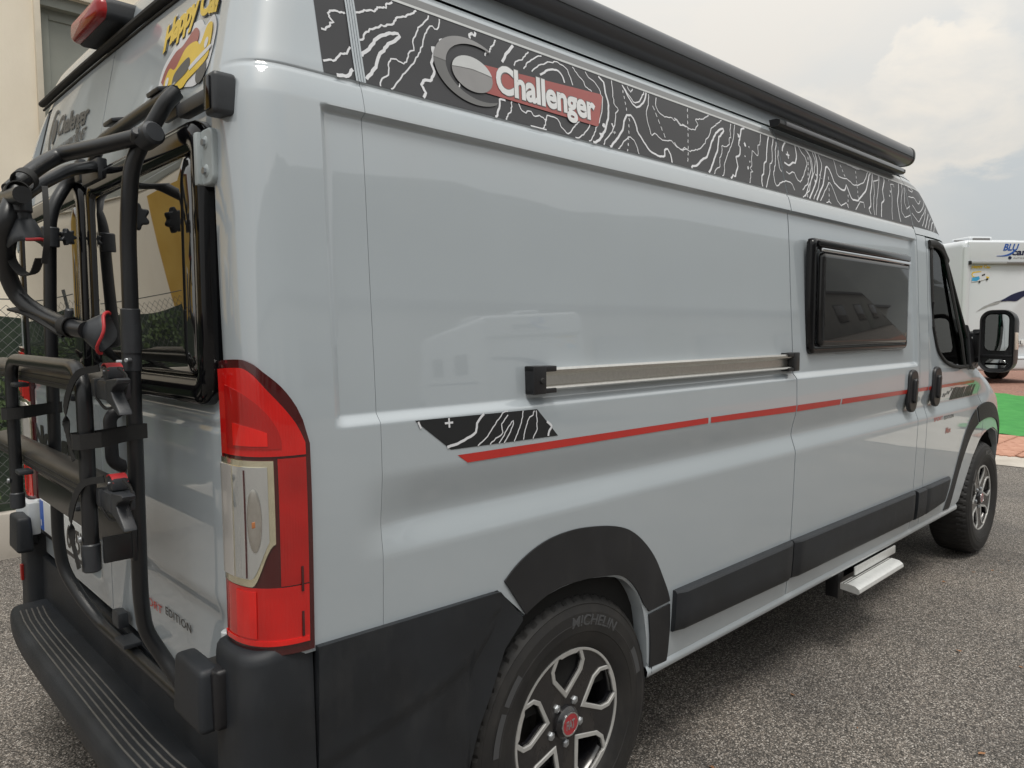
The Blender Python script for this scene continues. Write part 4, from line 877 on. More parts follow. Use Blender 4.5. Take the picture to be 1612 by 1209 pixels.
for s in (1, -1):
    TL = lamp_patch("tail_light", .0, UX[.168], lambda u: .857, lambda u: topf(u), .010, RED_D, VAN, s=s, wall=.03)
    e = .02
    ztop = lambda u: topf(u)-.016-.022*sst(.3, .6, u)
    ubd = u_of_x(.062)
    lamp_patch("reflector_lens", .025, ubd-.008, lambda u: 1.222, lambda u: min(ztop(u), topf(u)-.012), .0115, RED_M, TL, s=s, wall=.004)
    lamp_patch("brake_lens", ubd, u_of_x(.158), lambda u: 1.248, ztop, .0125, RED_M2, TL, s=s, wall=.005)
    lamp_patch("side_lens", u_of_x(.110), u_of_x(.158), lambda u: .995, lambda u: 1.243, .0120, RED_M, TL, s=s, wall=.004)
    lamp_patch("lower_lens", .06, u_of_x(.158), lambda u: .876, lambda u: .992, .0120, RED_M2, TL, s=s, wall=.004)
    arc_t = lambda u: 1.262+.125*math.sqrt(max(0, 1-(max(0, u-.02)/(u_of_x(.118)-.02))**2))
    lamp_patch("painted_lens_shade", .16, u_of_x(.117), lambda u: 1.262, arc_t, .0136, RED_M, TL, s=s, wall=.003)  # darker red patch, shade inside the lens put into colour
    lamp_patch("painted_lens_glow", .22, u_of_x(.098), lambda u: 1.268, lambda u: 1.268+.6*(arc_t(u)-1.262)*.62, .0148, RED_L, TL, s=s, wall=.002)  # brighter red patch, a glow painted into the lens
    lamp_patch("painted_bright_edge", .10, u_of_x(.156), lambda u: .878, lambda u: .888, .0142, RED_L, TL, s=s, wall=.002)  # bright red strips painted where the lens catches light
    lamp_patch("painted_bright_edge", .20, .36, lambda u: .892, lambda u: .985, .0142, RED_L, TL, s=s, wall=.002)
    # clear reversing lens with its bright lining
    cb_ = lambda u: 1.000+.085*sst(u_of_x(.075), C1, u)
    lamp_patch("lens_lining", .02, C1, lambda u: cb_(u)-.006, lambda u: 1.240-.012*sst(.10, .0, u), .0130, REFLM, TL, s=s, wall=.004)
    lamp_patch("clear_lens", .035, u_of_x(.064), lambda u: cb_(u)+.010, lambda u: 1.228-.02*sst(.10, .0, u), .0155, FROST, TL, s=s, wall=.004)
    lamp_patch("clear_lens", u_of_x(.0645), u_of_x(.096), lambda u: cb_(u)+.010, lambda u: 1.228-.02*sst(.10, .0, u), .0155, CLEARM, TL, s=s, wall=.004)
    uc = u_of_x(.080)
    L_ = [[lamp_pt(uc+.050*k*math.cos(a), 1.125+.062*k*math.sin(a), o_) for a in [2*PI*i/24 for i in range(24)]] for k, o_ in ((1.0, .0162), (.92, .0170), (.60, .0166), (.01, .0164))]
    VF_ = loops(L_); make("bulb_reflector", ([Vector((v.x, s*v.y, v.z)) for v in VF_[0]], VF_[1]), ALU, TL)
    V, F = box(lamp_pt(uc, 1.118, .0172), (.009, .0025, .012), .0012); make("amber_bulb", ([Vector((v.x, s*v.y, v.z)) for v in V], F), AMBER, TL)
    for uu in (u_of_x(.0715),):
        lamp_patch("lens_mullion", uu, uu+.010, lambda u: cb_(u)+.012, lambda u: 1.222, .0166, REFLM if uu > .31 else RED_D, TL, nu=2, s=s, wall=.002)
    for zc_ in (.965, .915):
        V, F = box(lamp_pt(u_of_x(.145), zc_+.04*(zc_ > .95), .0125), (.005, .004, .05), .001); make("lens_rib", ([Vector((v.x, s*v.y, v.z)) for v in V], F), RED_D, TL)

# ---- side graphics
def ribbon(P, w, off=.0018, surf=SP):
    n = len(P); A = []; B = []
    for i in range(n):
        a = P[max(0, i-1)]; b = P[min(n-1, i+1)]; dx, dz = b[0]-a[0], b[1]-a[1]; l = math.hypot(dx, dz) or 1; nx, nz = -dz/l, dx/l
        A.append(surf(P[i][0]+nx*w/2, P[i][1]+nz*w/2, off)); B.append(surf(P[i][0]-nx*w/2, P[i][1]-nz*w/2, off))
    return loops([A, B], closed_loops=False)
def surf_grid(xa, xb, za, zb, off, nx=60, nz=10, surf=SP):
    L = []
    for k in range(nz+1):
        L.append([surf(lerp(xa(lerp(za, zb, k/nz)), xb(lerp(za, zb, k/nz)), i/nx), lerp(za, zb, k/nz), off) for i in range(nx+1)])
    return loops(L, closed_loops=False)
def PPB(x, z, off=0.): return Vector((x, -(plan_w(x, z)+off), z))
def clip(P, cond):
    out = []; cur = []
    for p in P:
        if cond(p): cur.append(p)
        else:
            if len(cur) > 1: out.append(cur)
            cur = []
    if len(cur) > 1: out.append(cur)
    return out
bz0, bz1 = 2.005, 2.219
segs = [(.254, S0-.008, "side_foil"), (S0+.014, S1-.004, "side_foil"), (S1+.004, S2-.0, "side_foil")]
for xa, xb, nm in segs:
    L = surf_grid(lambda z: xa, lambda z: xb, bz0, bz1, .0008, 40, 10, PPB); fo = make(nm, L, BAND, VAN)
    make("upper_foil", surf_grid(lambda z: xa, lambda z: xb, bz1+.006, 2.247, .0008, 40, 4, PPB), GREYB, VAN)
xe = lambda z: min(sil(z)+.30, front_x(z)-.05)
fo = make("side_foil", surf_grid(lambda z: S2+.008, xe, bz0, bz1, .0008, 60, 10, PPB), BAND, VAN)
make("upper_foil", surf_grid(lambda z: S2+.008, xe, bz1+.006, 2.247, .0008, 40, 4, PPB), GREYB, VAN)
mb = MB()
def jag(P, w):
    Q = resample(P, max(len(P)*3, 4)); rr = random.Random(int(P[0][0]*1e4)); a = .0018 if w < .004 else .0012
    keep = [Q[0]]+[(x+rr.uniform(-a, a), z+rr.uniform(-a, a)) for x, z in Q[1:-1]]+[Q[-1]]
    return keep
seam_gap = lambda p: not (abs(p[0]-S0) < .012 or abs(p[0]-S1) < .005 or abs(p[0]-S2) < .004)
for w, P in CONTOURS:
    Q = [(x, min(max(z, bz0+.001), bz1)) for x, z in jag(P, w)]
    for part in clip(Q, lambda p: seam_gap(p) and .255 < p[0]): mb.add(*ribbon(part, w*(1.55 if w < .004 else 1.25)*(1.3 if part[0][0] > 2.2 else 1), .0016, PPB))
make("contour_lines", mb, WHITE, VAN)
mb = MB()
for xa, xb in ((S0+.014, S1-.004), (S1+.004, S2-.003), (S2+.008, 4.35)):
    mb.add(*ribbon([(x, bz1+.003) for x in frange(xa, xb, .05)], .0065, .0020, PPB))
make("foil_edge_line", mb, LOGO_L, VAN)
# ribbed joint strip
mb = MB()
for k in range(4): mb.add(*ribbon([(S0-.008+.0065*k, z) for z in frange(2.004, 2.262, .02)], .0045, .003, PPB))
make("joint_strip", mb, PAINT, VAN)
# emblem: crescent, ball, red label and word
lc = (.667, 2.097)
def spoly(P, name, mt_, off, parent=VAN, surf=PPB):
    V, F = flat([P], .0003); make(name, mapped((V, F), lambda v: surf(v.x, v.y, off+max(0, v.z))), mt_, parent, smooth=False)
Pc = CRES
spoly([(.646, 2.129), (1.163, 2.158), (1.168, 2.150), (1.128, 2.060), (1.120, 2.056), (.68, 2.061)], "red_label", REDF, .0026)
out_ = [(lc[0]+.0-(.126)*math.cos(a)*.93, lc[1]+.008+.083*math.sin(a)) for a in [(-2.15+4.3*i/40) for i in range(41)]]
inn_ = [(lc[0]+.022-(.112)*math.cos(a)*.93, lc[1]+.008+.070*math.sin(a)) for a in [(2.05-4.1*i/40) for i in range(41)]]
spoly(out_+inn_, "emblem_crescent", LOGO_D, .0034)
up = [p for p in out_ if p[1] > lc[1]+.012]; ui = [p for p in inn_ if p[1] > lc[1]+.012]
spoly(up+ui, "emblem_crescent", LOGO_M, .0040)
bc = (.666, 2.098); br = (.064, .044)
ball = [(bc[0]+br[0]*math.cos(a), bc[1]+br[1]*math.sin(a)) for a in [2*PI*i/40 for i in range(40)]]
spoly(ball, "emblem_ball", LOGO_M, .0036)
spoly([(x, z) for x, z in ball if z > bc[1]+.004]+[(bc[0]-br[0]*.6, bc[1]+.010), (bc[0], bc[1]+.013), (bc[0]+br[0]*.6, bc[1]+.010)], "emblem_ball", LOGO_L, .0044)
for mt_, bold, off in ((LOGO_D, .056, .0032), (CHARL, .034, .0040)):
    V, F, _ = text("Challenger", bold, .0003, .0, .98)
    make("lettering", mapped((V, F), lambda v: PPB(lerp(.738, 1.118, v.x)+.012*v.y, 2.0735+v.y*.074-.001*v.x, off+max(0, v.z))), mt_, VAN, smooth=False)
# lower stripe, badge
mb = MB()
def stripe(xa, xb, slant=0.):
    T = [(x, interp(x, STRIPE_TOP)) for x in frange(xa, xb, .06)]; B = [(x+slant*(1-i/max(1, len(T)-1)), interp(x, STRIPE_BOT)) for i, (x, z) in enumerate(T)]
    return loops([[SP(x, z, .0012) for x, z in T], [SP(x, z, .0012) for x, z in B]], closed_loops=False)
for xa, xb, sl in ((.544, 1.612, .03), (1.628, S1-.004, 0), (S1+.004, 2.655, 0), (2.670, S2-.004, 0), (S2+.006, S3-.004, 0), (S3+.006, 4.60, 0)): mb.add(*stripe(xa, xb, sl))
make("red_stripe", mb, REDP, VAN)
badge = resample([BADGE[0], BADGE[1]], 14), resample([BADGE[3], BADGE[2]], 14)
make("badge_foil", loops([[SP(lerp(a[0], b[0], k/6), lerp(a[1], b[1], k/6), .0010) for a, b in zip(*badge)] for k in range(7)], closed_loops=False), FOILB, VAN)
mb = MB()
for w, P in BADGE_LINES: mb.add(*ribbon(jag(P, w) if len(P) > 2 else P, w*.8, .0020))
make("badge_contour_lines", mb, WHITE, VAN)
# hatched foil and small lettering on the cab door
def side_text(s, x0, z0, wid, hgt, mt_, parent, bold=0., shear=0., slope=0., spacing=1., off=.0015):
    V, F, _ = text(s, bold, .0003, shear, spacing)
    make("lettering", mapped((V, F), lambda v: SP(x0+v.x*wid, z0+v.y*hgt+slope*v.x, off+max(0, v.z))), mt_, parent, smooth=False)
side_text("SPORT", 3.875, .978, .145, .022, REDP, CAB, spacing=1.1)
side_text("EDITION", 4.045, .974, .165, .022, PRINTK, CAB, spacing=1.1)
side_text("Max", 4.085, .893, .095, .034, REDF, CAB, bold=.01, shear=.2)
P = [(4.20, 1.145), (4.60, 1.152), (4.64, 1.13), (4.585, 1.075), (4.19, 1.072)]
rr = random.Random(3); mb = MB()
x = 4.19
while x < 4.60:
    w = rr.uniform(.016, .034); sk = rr.uniform(.01, .035); z0, z1 = 1.073, 1.145-.01*rr.random()
    mb.add(*loops([[SP(x+dx+sk*k/4, lerp(z0, z1, k/4), .0012) for k in range(5)] for dx in (0, w)], closed_loops=False)); x += w+.0055
for k in range(5):
    x = 4.05+.03*k; z = 1.08+.05*rr.random(); mb.add(*loops([[SP(x, z, .0012), SP(x+.005, z+.02, .0012)], [SP(x+.014, z, .0012), SP(x+.019, z+.02, .0012)]], closed_loops=False))
make("hatched_foil", mb, FOILB, CAB)

# ---- door guide rail
RY = -(half_width(1.36)-.014)
def rail_prof(x): 
    pts = [(.004, 1.386), (-.020, 1.388), (-.026, 1.382), (-.024, 1.374), (-.012, 1.370), (-.006, 1.366), (-.006, 1.343), (-.010, 1.340), (-.023, 1.339), (-.025, 1.334), (-.020, 1.330), (.004, 1.330)]
    return [Vector((x, RY+a, b)) for a, b in pts]
RAILP = make("door_guide_rail", MB().add(*loops([rail_prof(x) for x in (.835, 1.3, 1.8, 2.19)], closed_loops=False)), ALU, VAN, sharp=30)
def cap_piece(x0, x1, open_right):
    mb = MB(); s = 1 if open_right else -1; xm = x0 if open_right else x1
    mb.add(*b2((min(xm, xm+s*.045), RY-.032, 1.322), (max(xm, xm+s*.045), RY+.004, 1.394), .004))
    mb.add(*b2((min(xm, xm+s*.085), RY-.030, 1.378), (max(xm, xm+s*.085), RY+.004, 1.393), .003)); mb.add(*b2((min(xm, xm+s*.085), RY-.030, 1.323), (max(xm, xm+s*.085), RY+.004, 1.336), .003))
    return mb
make("rail_end_cap", cap_piece(.784, .87, True), PLASTIC_D, RAILP); make("rail_end_cap", cap_piece(2.15, 2.238, False), PLASTIC_D, RAILP)
make("screw", MB().add(*cyl((.812, RY-.036, 1.356), (.812, RY-.030, 1.356), .008, 12, bevel=.002)), RUBBER, RAILP)

# ---- sliding door window
def frame_xz(cx, cz, w, h, r, prof, n=6, yb=None):
    L = []
    for ins, pr in prof:
        L.append([Vector((x, -(half_width(1.6)-.012)-pr, z)) for x, z in rrect(cx, cz, w-2*ins, h-2*ins, max(.008, r-ins), n)])
    return L
cx, cz_, ww, hh = 2.902, 1.612, 1.075, .462
Lr = frame_xz(cx, cz_, ww, hh, .030, [(0, 0), (0, .018), (.005, .026), (.014, .030), (.036, .028), (.042, .020)])
fr = make("window_frame", MB().add(*loops(Lr)), GLOSSB, DOOR, sharp=50)
Lp = frame_xz(cx+.012, cz_-.012, ww-.105, hh-.085, .022, [(0, .020), (0, .034), (.006, .040), (.02, .042)])
mb = MB().add(*loops(Lp, cap1=True)); make("window_pane", mb, DARKGL2, fr, sharp=60)
yb = -(half_width(1.6)-.012)
make("hinge_rail", MB().add(*b2((cx-.485, yb-.044, cz_+.178), (cx+.50, yb-.024, cz_+.192), .004)), CHROME, fr)
make("window_top_rail", MB().add(*b2((cx-.50, yb-.038, cz_+.196), (cx+.52, yb-.02, cz_+.222), .006)), GLOSSB, fr)

# ---- door handles
def handle(parent, cx, cz, tilt):
    V, F = flat([rrect(0, 0, .115, .215, .05, 8)], .002, .009, 3)
    R = Matrix.Rotation(tilt, 3, 'Y')
    def fn(v, dy=0): 
        q = R @ Vector((v.x, 0, v.y)); p = SP(cx, cz, 0); return Vector((cx+q.x, p.y-.006-v.z-dy, cz+q.z))
    h = make("door_handle", mapped((V, F), fn), PLASTIC_D, parent, sharp=60)
    V, F = flat([rrect(.0, 0, .036, .125, .017, 6)], .006, .008, 2)
    make("handle_grip", mapped((V, F), lambda v: fn(v, .011)), PLASTIC_D, h, sharp=60)
handle(DOOR, 3.505, 1.168, math.radians(6)); handle(CAB, 3.868, 1.170, math.radians(6))
make("door_handle_recess", MB().add(*tube([SP(3.505-.02, 1.10, .004), SP(3.505-.02, 1.23, .004)], .004, 6)), RUBBER, DOOR)

# ---- cab door window
WO = [PPB(x, z, .004) for x, z in WINP]
mb = MB().add(*tube(WO, .011, 10, closed=True, ry=.008))
gk = make("window_seal", mb, RUBBER, CAB)
V, F = flat([WINP], .002); make("window_pane", mapped((V, F), lambda v: (v.x, -(plan_w(v.x, v.y)-.006)-v.z, v.y)), CABGL, CAB, smooth=False)
dv = [(4.075, 1.90), (4.14, 1.76), (4.22, 1.60), (4.31, 1.43), (4.375, 1.262)]
mb = MB().add(*ribbon(dv, .045, .006, PPB)).add(*tube([PPB(x, z, .004) for x, z in dv], .016, 8, ry=.008)); make("window_divider", mb, RUBBER, CAB)
# header visor above the window
vis = [(3.80, 1.928), (3.92, 1.935), (4.03, 1.92), (4.14, 1.855)]
make("rain_deflector", MB().add(*tube([PPB(x, z, .006) for x, z in vis], .020, 10, ry=.010)), RUBBER, CAB)
# mirror triangle + mirror
tri = [(4.46, 1.50), (4.60, 1.33), (4.70, 1.245), (4.52, 1.235), (4.44, 1.26)]
V, F = flat([tri], .008, .004, 1); MIRB = make("mirror_foot", mapped((V, F), lambda v: (v.x, -(plan_w(v.x, v.y)+.010)-v.z, v.y)), PLASTIC_D, CAB)
mb = MB().add(*cyl((4.58, -.96, 1.44), (4.56, -1.08, 1.455), .018, 12)).add(*cyl((4.58, -.97, 1.30), (4.56, -1.08, 1.295), .022, 12)).add(*box((4.575, -1.035, 1.38), (.045, .05, .19), .012))
make("mirror_arm", mb, PLASTIC_D, CAB)
prof = []
def mloop(k, x, dy=0., dz=0.):
    return [Vector((x, -1.150+dy+a*k, 1.405+dz+b*(k if k < 1 else 1))) for a, b in rrect(0, 0, .178, .365, .062, 7)]
L = [mloop(.90, 4.505), mloop(.985, 4.500), mloop(1., 4.512), mloop(1., 4.55), mloop(.97, 4.60), mloop(.88, 4.65), mloop(.70, 4.685), mloop(.4, 4.70), mloop(.01, 4.703)]
MIRR = make("side_mirror", MB().add(*loops(L)).add(*loops([mloop(.90, 4.505), mloop(.88, 4.520), mloop(.01, 4.520)])), PLASTIC_D, VAN, sharp=50)
def mg(w, h, cz): return [Vector((4.516, -1.148+a*.86, cz+b*.92)) for a, b in rrect(0, 0, w, h, .035, 6)]
mb = MB().add(*loops([mg(.145, .235, 1.455), [Vector((4.512, p.y*.99-.0115, p.z)) for p in mg(.14, .228, 1.455)]], cap1=True)); make("mirror_glass", mb, MIRROR, MIRR)
mb = MB().add(*loops([mg(.135, .062, 1.272), [Vector((4.512, p.y, p.z)) for p in mg(.128, .056, 1.272)]], cap1=True)); make("mirror_glass", mb, MIRROR, MIRR)
make("mirror_divider", MB().add(*b2((4.508, -1.235, 1.314), (4.518, -1.07, 1.326), .003)), PLASTIC_D, MIRR)
make("turn_signal", MB().add(*box((4.535, -1.243, 1.405), (.045, .014, .10), .006)), mat("indicator_lens", (.75, .62, .52), .2, coat=1, var=.05), MIRR)

# ---- cab interior
for y in (-.42, .42):
    st = make("cab_seat", MB().add(*box((4.05, y, .98), (.50, .50, .16), .05, seg=3)).add(*box((3.84, y, 1.33), (.14, .48, .62), .05, Matrix.Rotation(-.15, 3, 'Y'), seg=3)), SEATM, VAN, sharp=60)
    make("headrest", MB().add(*box((3.80, y, 1.73), (.10, .27, .19), .04, seg=3)), SEATM, st, sharp=60)
dsh = make("dashboard", MB().add(*box((4.85, 0, 1.08), (.55, 1.75, .30), .06, seg=3)).add(*box((4.7, .42, 1.30), (.2, .4, .1), .03)), DASHM, VAN, sharp=60)
ring = [Vector((4.52, .42, 1.28))+Matrix.Rotation(-.55, 3, 'Y') @ Vector((0, .19*math.cos(a), .19*math.sin(a))) for a in [2*PI*i/28 for i in range(28)]]
make("steering_wheel", MB().add(*tube(ring, .014, 8, closed=True)).add(*cyl((4.52, .42, 1.28), (4.72, .42, 1.16), .035, 12)).add(*cyl(ring[0], ring[14], .012, 8)), DASHM, VAN)
make("yellow_band", MB().add(*tube([(4.33, -.85, 1.82), (4.41, -.85, 1.70), (4.50, -.85, 1.56), (4.54, -.84, 1.45)], .032, 8, ry=.006)), YEL, VAN, label="yellow band behind the cab door glass")  # yellow band just inside the cab door glass
make("cab_floor", MB().add(*b2((3.7, -.9, .70), (5.1, .9, .74))), DARKIN, VAN)
make("pillar_trim", MB().add(*b2((3.70, -.90, 1.2), (3.76, -.6, 2.0), .01)).add(*b2((3.70, .6, 1.2), (3.76, .88, 2.0), .01)), mat("beige_trim", (.30, .29, .26), .7, var=.06), VAN)

# ---- wheels
def wheel(wx, s, rot):
    face = s*-.98 if s == 1 else .98       # y of the rim plane, s=1 is the visible (right) side
    zc = .374
    def W(r, a, t):  # radius, angle, outward
        return Vector((wx+r*math.cos(a), -s*(.98+t), zc+r*math.sin(a)))
    N = 216
    prof = [(.200, -.03), (.212, -.004), (.216, .002), (.222, .006), (.235, .012), (.262, .018), (.264, .0195), (.290, .0215), (.292, .0205), (.318, .018), (.338, .010), (.341, .011), (.350, .004), (.359, -.008), (.3655, -.024), (.369, -.045), (.3705, -.075), (.3705, -.110), (.3705, -.150), (.369, -.175), (.362, -.198), (.34, -.215), (.28, -.225), (.21, -.205)]
    L = []
    for r, t in prof:
        row = []
        for k in range(N):
            rr_ = r
            if 12 <= prof.index((r, t)) <= 19:
                idx = prof.index((r, t)); deep = .006 if idx in (13, 14, 15, 16, 18, 19) else .004
                if idx == 17: deep = .0
                ph = (k + (1 if idx in (14, 15) else 0)) % 4
                if ph == 0: rr_ = r-deep
            row.append(W(rr_, 2*PI*k/N, t))
        L.append(row)
    base = MB()
    # barrel and backing disc
    bl = [[W(r, 2*PI*k/60, t) for k in range(60)] for r, t in ((.214, -.002), (.205, -.006), (.198, -.03), (.190, -.10), (.188, -.19))]
    base.add(*loops(bl)); base.add(*loops([[W(r, 2*PI*k/60, -.12) for k in range(60)] for r in (.19, .14, .05, .001)]))
    w_ = make("wheel", base, RIMBLK, VAN, sharp=60)
    make("tyre", loops(L), TYRE, w_, sharp=16)
    # brake disc behind the spokes
    make("brake_disc", MB().add(*loops([[W(r, 2*PI*k/48, t) for k in range(48)] for r, t in ((.145, -.085), (.145, -.075), (.08, -.075), (.075, -.06), (.03, -.06))])), mat("brake_iron", (.10, .095, .09), .45, metal=.8, var=.2) if "brake_iron" not in bpy.data.materials else bpy.data.materials["brake_iron"], w_)
    dish = lambda r: -.020*(1-min(1, r/.205))**1.0
    # five windows with silver borders
    def win(grow, k):
        a0 = rot+2*PI*k/5
        P = [(.088-grow*1.6, 0), (.141-grow*.4, .050+grow), (.167, .057+grow), (.1985+(.004 if grow else 0), .043+grow)]
        Q = [(a, b) for a, b in P]+[(a, -b) for a, b in P[::-1][:-1]]
        # outer edge follows the rim circle
        end = Q[3], Q[4] if len(Q) > 4 else Q[3]
        arc = []
        R_ = math.hypot(*P[-1])
        for i in range(1, 5):
            t_ = lerp(math.atan2(P[-1][1], P[-1][0]), -math.atan2(P[-1][1], P[-1][0]), i/5); arc.append((R_*math.cos(t_), R_*math.sin(t_)))
        Q = P+arc+[(a, -b) for a, b in P[::-1][:-1]]
        return [(a*math.cos(a0)-b*math.sin(a0), a*math.sin(a0)+b*math.cos(a0)) for a, b in Q]
    circ = [(.209*math.cos(2*PI*i/90), .209*math.sin(2*PI*i/90)) for i in range(90)]
    def fm(v, lift=0.):
        r = math.hypot(v.x, v.y); return Vector((wx+v.x, -s*(.98-.012+dish(r)+lift+v.z), zc+v.y))
    V, F = holed_plate(circ, [win(0, k) for k in range(5)], .010)
    make("spoke_face", mapped((V, F), lambda v: fm(v)), RIMBLK, w_, sharp=40)
    for k in range(5):
        A_, B_ = win(.0125, k), win(.0, k)
        def lv(P, f, t): return [fm(Vector((a+(b[0]-a)*f, c+(b[1]-c)*f, t)), .0095) for (a, c), b in zip(P, B_ if P is A_ else A_)]
        make("spoke_trim", loops([lv(A_, 0, -.002), lv(A_, .0, .003), lv(A_, .10, .0045), lv(B_, .10, .0045), lv(B_, 0, .003), lv(B_, 0, -.008)]), RIMSIL, w_, sharp=30)
    o2 = [(.2135*math.cos(2*PI*i/120), .2135*math.sin(2*PI*i/120)) for i in range(120)]; i2_ = []
    for i in range(120):
        a = 2*PI*i/120; d = min(abs((a-rot-2*PI*k/5+PI) % (2*PI)-PI) for k in range(5)); r = .2055 if d > .20 else .1985; i2_.append((r*math.cos(a), r*math.sin(a)))
    V, F = flat([o2, i2_], .002, .0015, 1); make("rim_ring", mapped((V, F), lambda v: fm(v, .0115)), RIMSIL, w_, sharp=40)
    # hub
    hub = make("hub_cap", loops([[W(r, 2*PI*k/40, t) for k in range(40)] for r, t in ((.047, -.02), (.046, -.006), (.041, .0), (.038, .002), (.036, .004), (.034, .004), (.001, .0035))]), RIMBLK, w_, sharp=30)
    V, F = flat([[(.0345*math.cos(2*PI*i/40), .0345*math.sin(2*PI*i/40)) for i in range(40)], [(.0300*math.cos(2*PI*i/40), .0300*math.sin(2*PI*i/40)) for i in range(40)]], .001, .0005, 1)
    make("hub_ring", mapped((V, F), lambda v: (wx+v.x, -s*(.98+.0055+v.z), zc+v.y)), CHROME, w_)
    V, F = flat([[(.030*math.cos(2*PI*i/40), .030*math.sin(2*PI*i/40)) for i in range(40)]], .001, .0005, 1)
    make("hub_badge", mapped((V, F), lambda v: (wx+v.x, -s*(.98+.005+v.z), zc+v.y)), mat("badge_red", (.33, .02, .03), .25, coat=1, var=.1) if "badge_red" not in bpy.data.materials else bpy.data.materials["badge_red"], w_)
    V, F, _ = text("FIAT", .02, .0004, .0, .9)
    make("lettering", mapped((V, F), lambda v: (wx+s*(v.x-.5)*.034, -s*(.98+.0068+v.z), zc-.013+v.y*.026)), BOLT, w_, smooth=False)
    for k in range(5):
        a = rot+PI/5+2*PI*k/5; c0 = W(.063, a, -.030); c1 = W(.063, a, -.008)
        make("wheel_bolt", MB().add(*cyl(c0, c1, .0125, 6, bevel=.002)).add(*cyl(W(.063, a, -.012), W(.063, a, -.006), .0085, 14, bevel=.002)), BOLT, w_, sharp=30)
    # raised maker's word on the sidewall
    if s == 1:
        V, F, _ = text("MICHELIN", .015, .002, .12, 1.0)
        def bend(v, a_mid=math.radians(72), R0=.283, span=.70, h=.030):
            a = a_mid+span/2-v.x*span; r = R0+v.y*h; return W(r, a, .0205+v.z*.5-.06*max(0, r-.30))
        make("sidewall_lettering", mapped((V, F), bend), mat("sidewall_letter_rubber", (.058, .060, .064), .45) if "sidewall_letter_rubber" not in bpy.data.materials else bpy.data.materials["sidewall_letter_rubber"], w_, smooth=False)
        for a0, a1 in ((2.35, 2.62), (2.68, 3.05), (.2, .5)):
            mbb = MB().add(*loops([[W(r, lerp(a0, a1, i/8), .0212-.06*max(0, r-.30)) for i in range(9)] for r in (.285, .310)], closed_loops=False)); make("sidewall_band", mbb, bpy.data.materials["sidewall_letter_rubber"], w_)
    return w_
wheel(.978, 1, PI/2); wheel(5.01, 1, PI/2); wheel(.978, -1, .3); wheel(5.01, -1, .1)

# ---- roof ledge under the awning, awning, gutter bar
L = []
for y, z in ((-.893, 2.276), (-.90, 2.278), (-.895, 2.285), (-.870, 2.300), (-.83, 2.312)):
    L.append([Vector((x, y, z)) for x in frange(.45, 3.66, .4)])
ap = []
for k in range(40):
    a = 2*PI*k/40; ca, sa = math.cos(a), math.sin(a); e = .8
    ap.append((-.868+.052*math.copysign(abs(ca)**e, ca), 2.389+.049*math.copysign(abs(sa)**e, sa)))
AW = make("awning", loops([[Vector((x, y, z)) for y, z in ap] for x in (.10, 1.0, 2.0, 3.0, 3.745)]), AWN, VAN, sharp=35)
def ecap(x, d): 
    return loops([[Vector((x+dd*d, -.868+(y+.868)*k, 2.389+(z-2.389)*k)) for y, z in ap] for dd, k in ((0, 1.0), (.0, 1.03), (.02, 1.03), (.026, .98), (.028, .9), (.028, .01))])
make("awning_end_cap", ecap(3.745, 1), PLASTIC_D, AW); make("awning_end_cap", ecap(.10, -1), PLASTIC_D, AW)
make("awning_seam", MB().add(*b2((.11, -.921, 2.3755), (3.74, -.916, 2.3770))), RUBBER, AW)
for x in (.7, 1.9, 3.2): make("awning_bracket", MB().add(*b2((x-.15, -.85, 2.325), (x+.15, -.80, 2.35), .003)), PLASTIC_D, AW)
gb = MB().add(*loops([[Vector((x, y, z)) for y, z in ((-.905, 2.262), (-.935, 2.262), (-.945, 2.270), (-.945, 2.283), (-.930, 2.289), (-.900, 2.289))] for x in (2.22, 2.9, 3.56)], cap0=True, cap1=True))
GB = make("gutter_bar", gb, PLASTIC_D, VAN, sharp=30)
make("gutter_bar_lens", MB().add(*b2((2.27, -.9475, 2.268), (3.53, -.944, 2.284), .001)), LEDM, GB)

# ---- third brake light with camera
BL = make("high_brake_light", MB().add(*loops([[Vector((x, .035+(y-.035)*k, 2.352+dz+(z-2.352)*kz)) for y, z in rrect(.035, 2.352, .285, .060, .018, 5)] for x, k, kz, dz in ((.105, .96, .9, 0), (.115, 1, 1, 0), (.19, .99, 1, .0), (.27, .93, .92, 0), (.34, .86, .8, -.0))], cap1=True)), PLASTIC, VAN, sharp=50)
make("brake_light_lens", MB().add(*loops([[Vector((x, .035+(y-.035)*k, 2.352+(z-2.352)*kz)) for y, z in rrect(.035, 2.352, .275, .052, .018, 5)] for x, k, kz in ((.118, 1, 1), (.098, 1., 1.), (.088, .97, .92), (.082, .9, .8), (.080, .01, .01))])), mat("dark_red_brake_lens", (.30, .012, .014), .22, spec=.3, coat=.35, coat_rough=.05, var=.2, vscale=20), BL, sharp=60)
# ---- electric step below the sliding door
SE = make("entry_step", MB().add(*b2((2.84, -.96, .25), (2.90, -.90, .375), .006)).add(*b2((3.42, -.96, .27), (3.45, -.90, .375), .006)).add(*b2((2.9, -.95, .30), (3.42, -.5, .33))), PLASTIC_D, VAN)
make("step_fascia", MB().add(*box((3.17, -1.0, .368), (.50, .008, .038), .002)), ALU_W, SE)
tp = [(-.985, .338), (-1.02, .342), (-1.05, .338), (-1.068, .326), (-1.072, .312), (-1.066, .304), (-.985, .312)]
make("step_tread", MB().add(*loops([[Vector((x, y, z)) for y, z in tp] for x in (2.80, 3.05, 3.34)], cap0=True, cap1=True)), ALU_W, SE, sharp=35)
for k in range(5): make("tread_groove", MB().add(*tube([(2.802, -.998-.0125*k, .3402-.0006*k*k), (3.338, -.998-.0125*k, .3402-.0006*k*k)], .0028, 6)), PRINTG, SE)

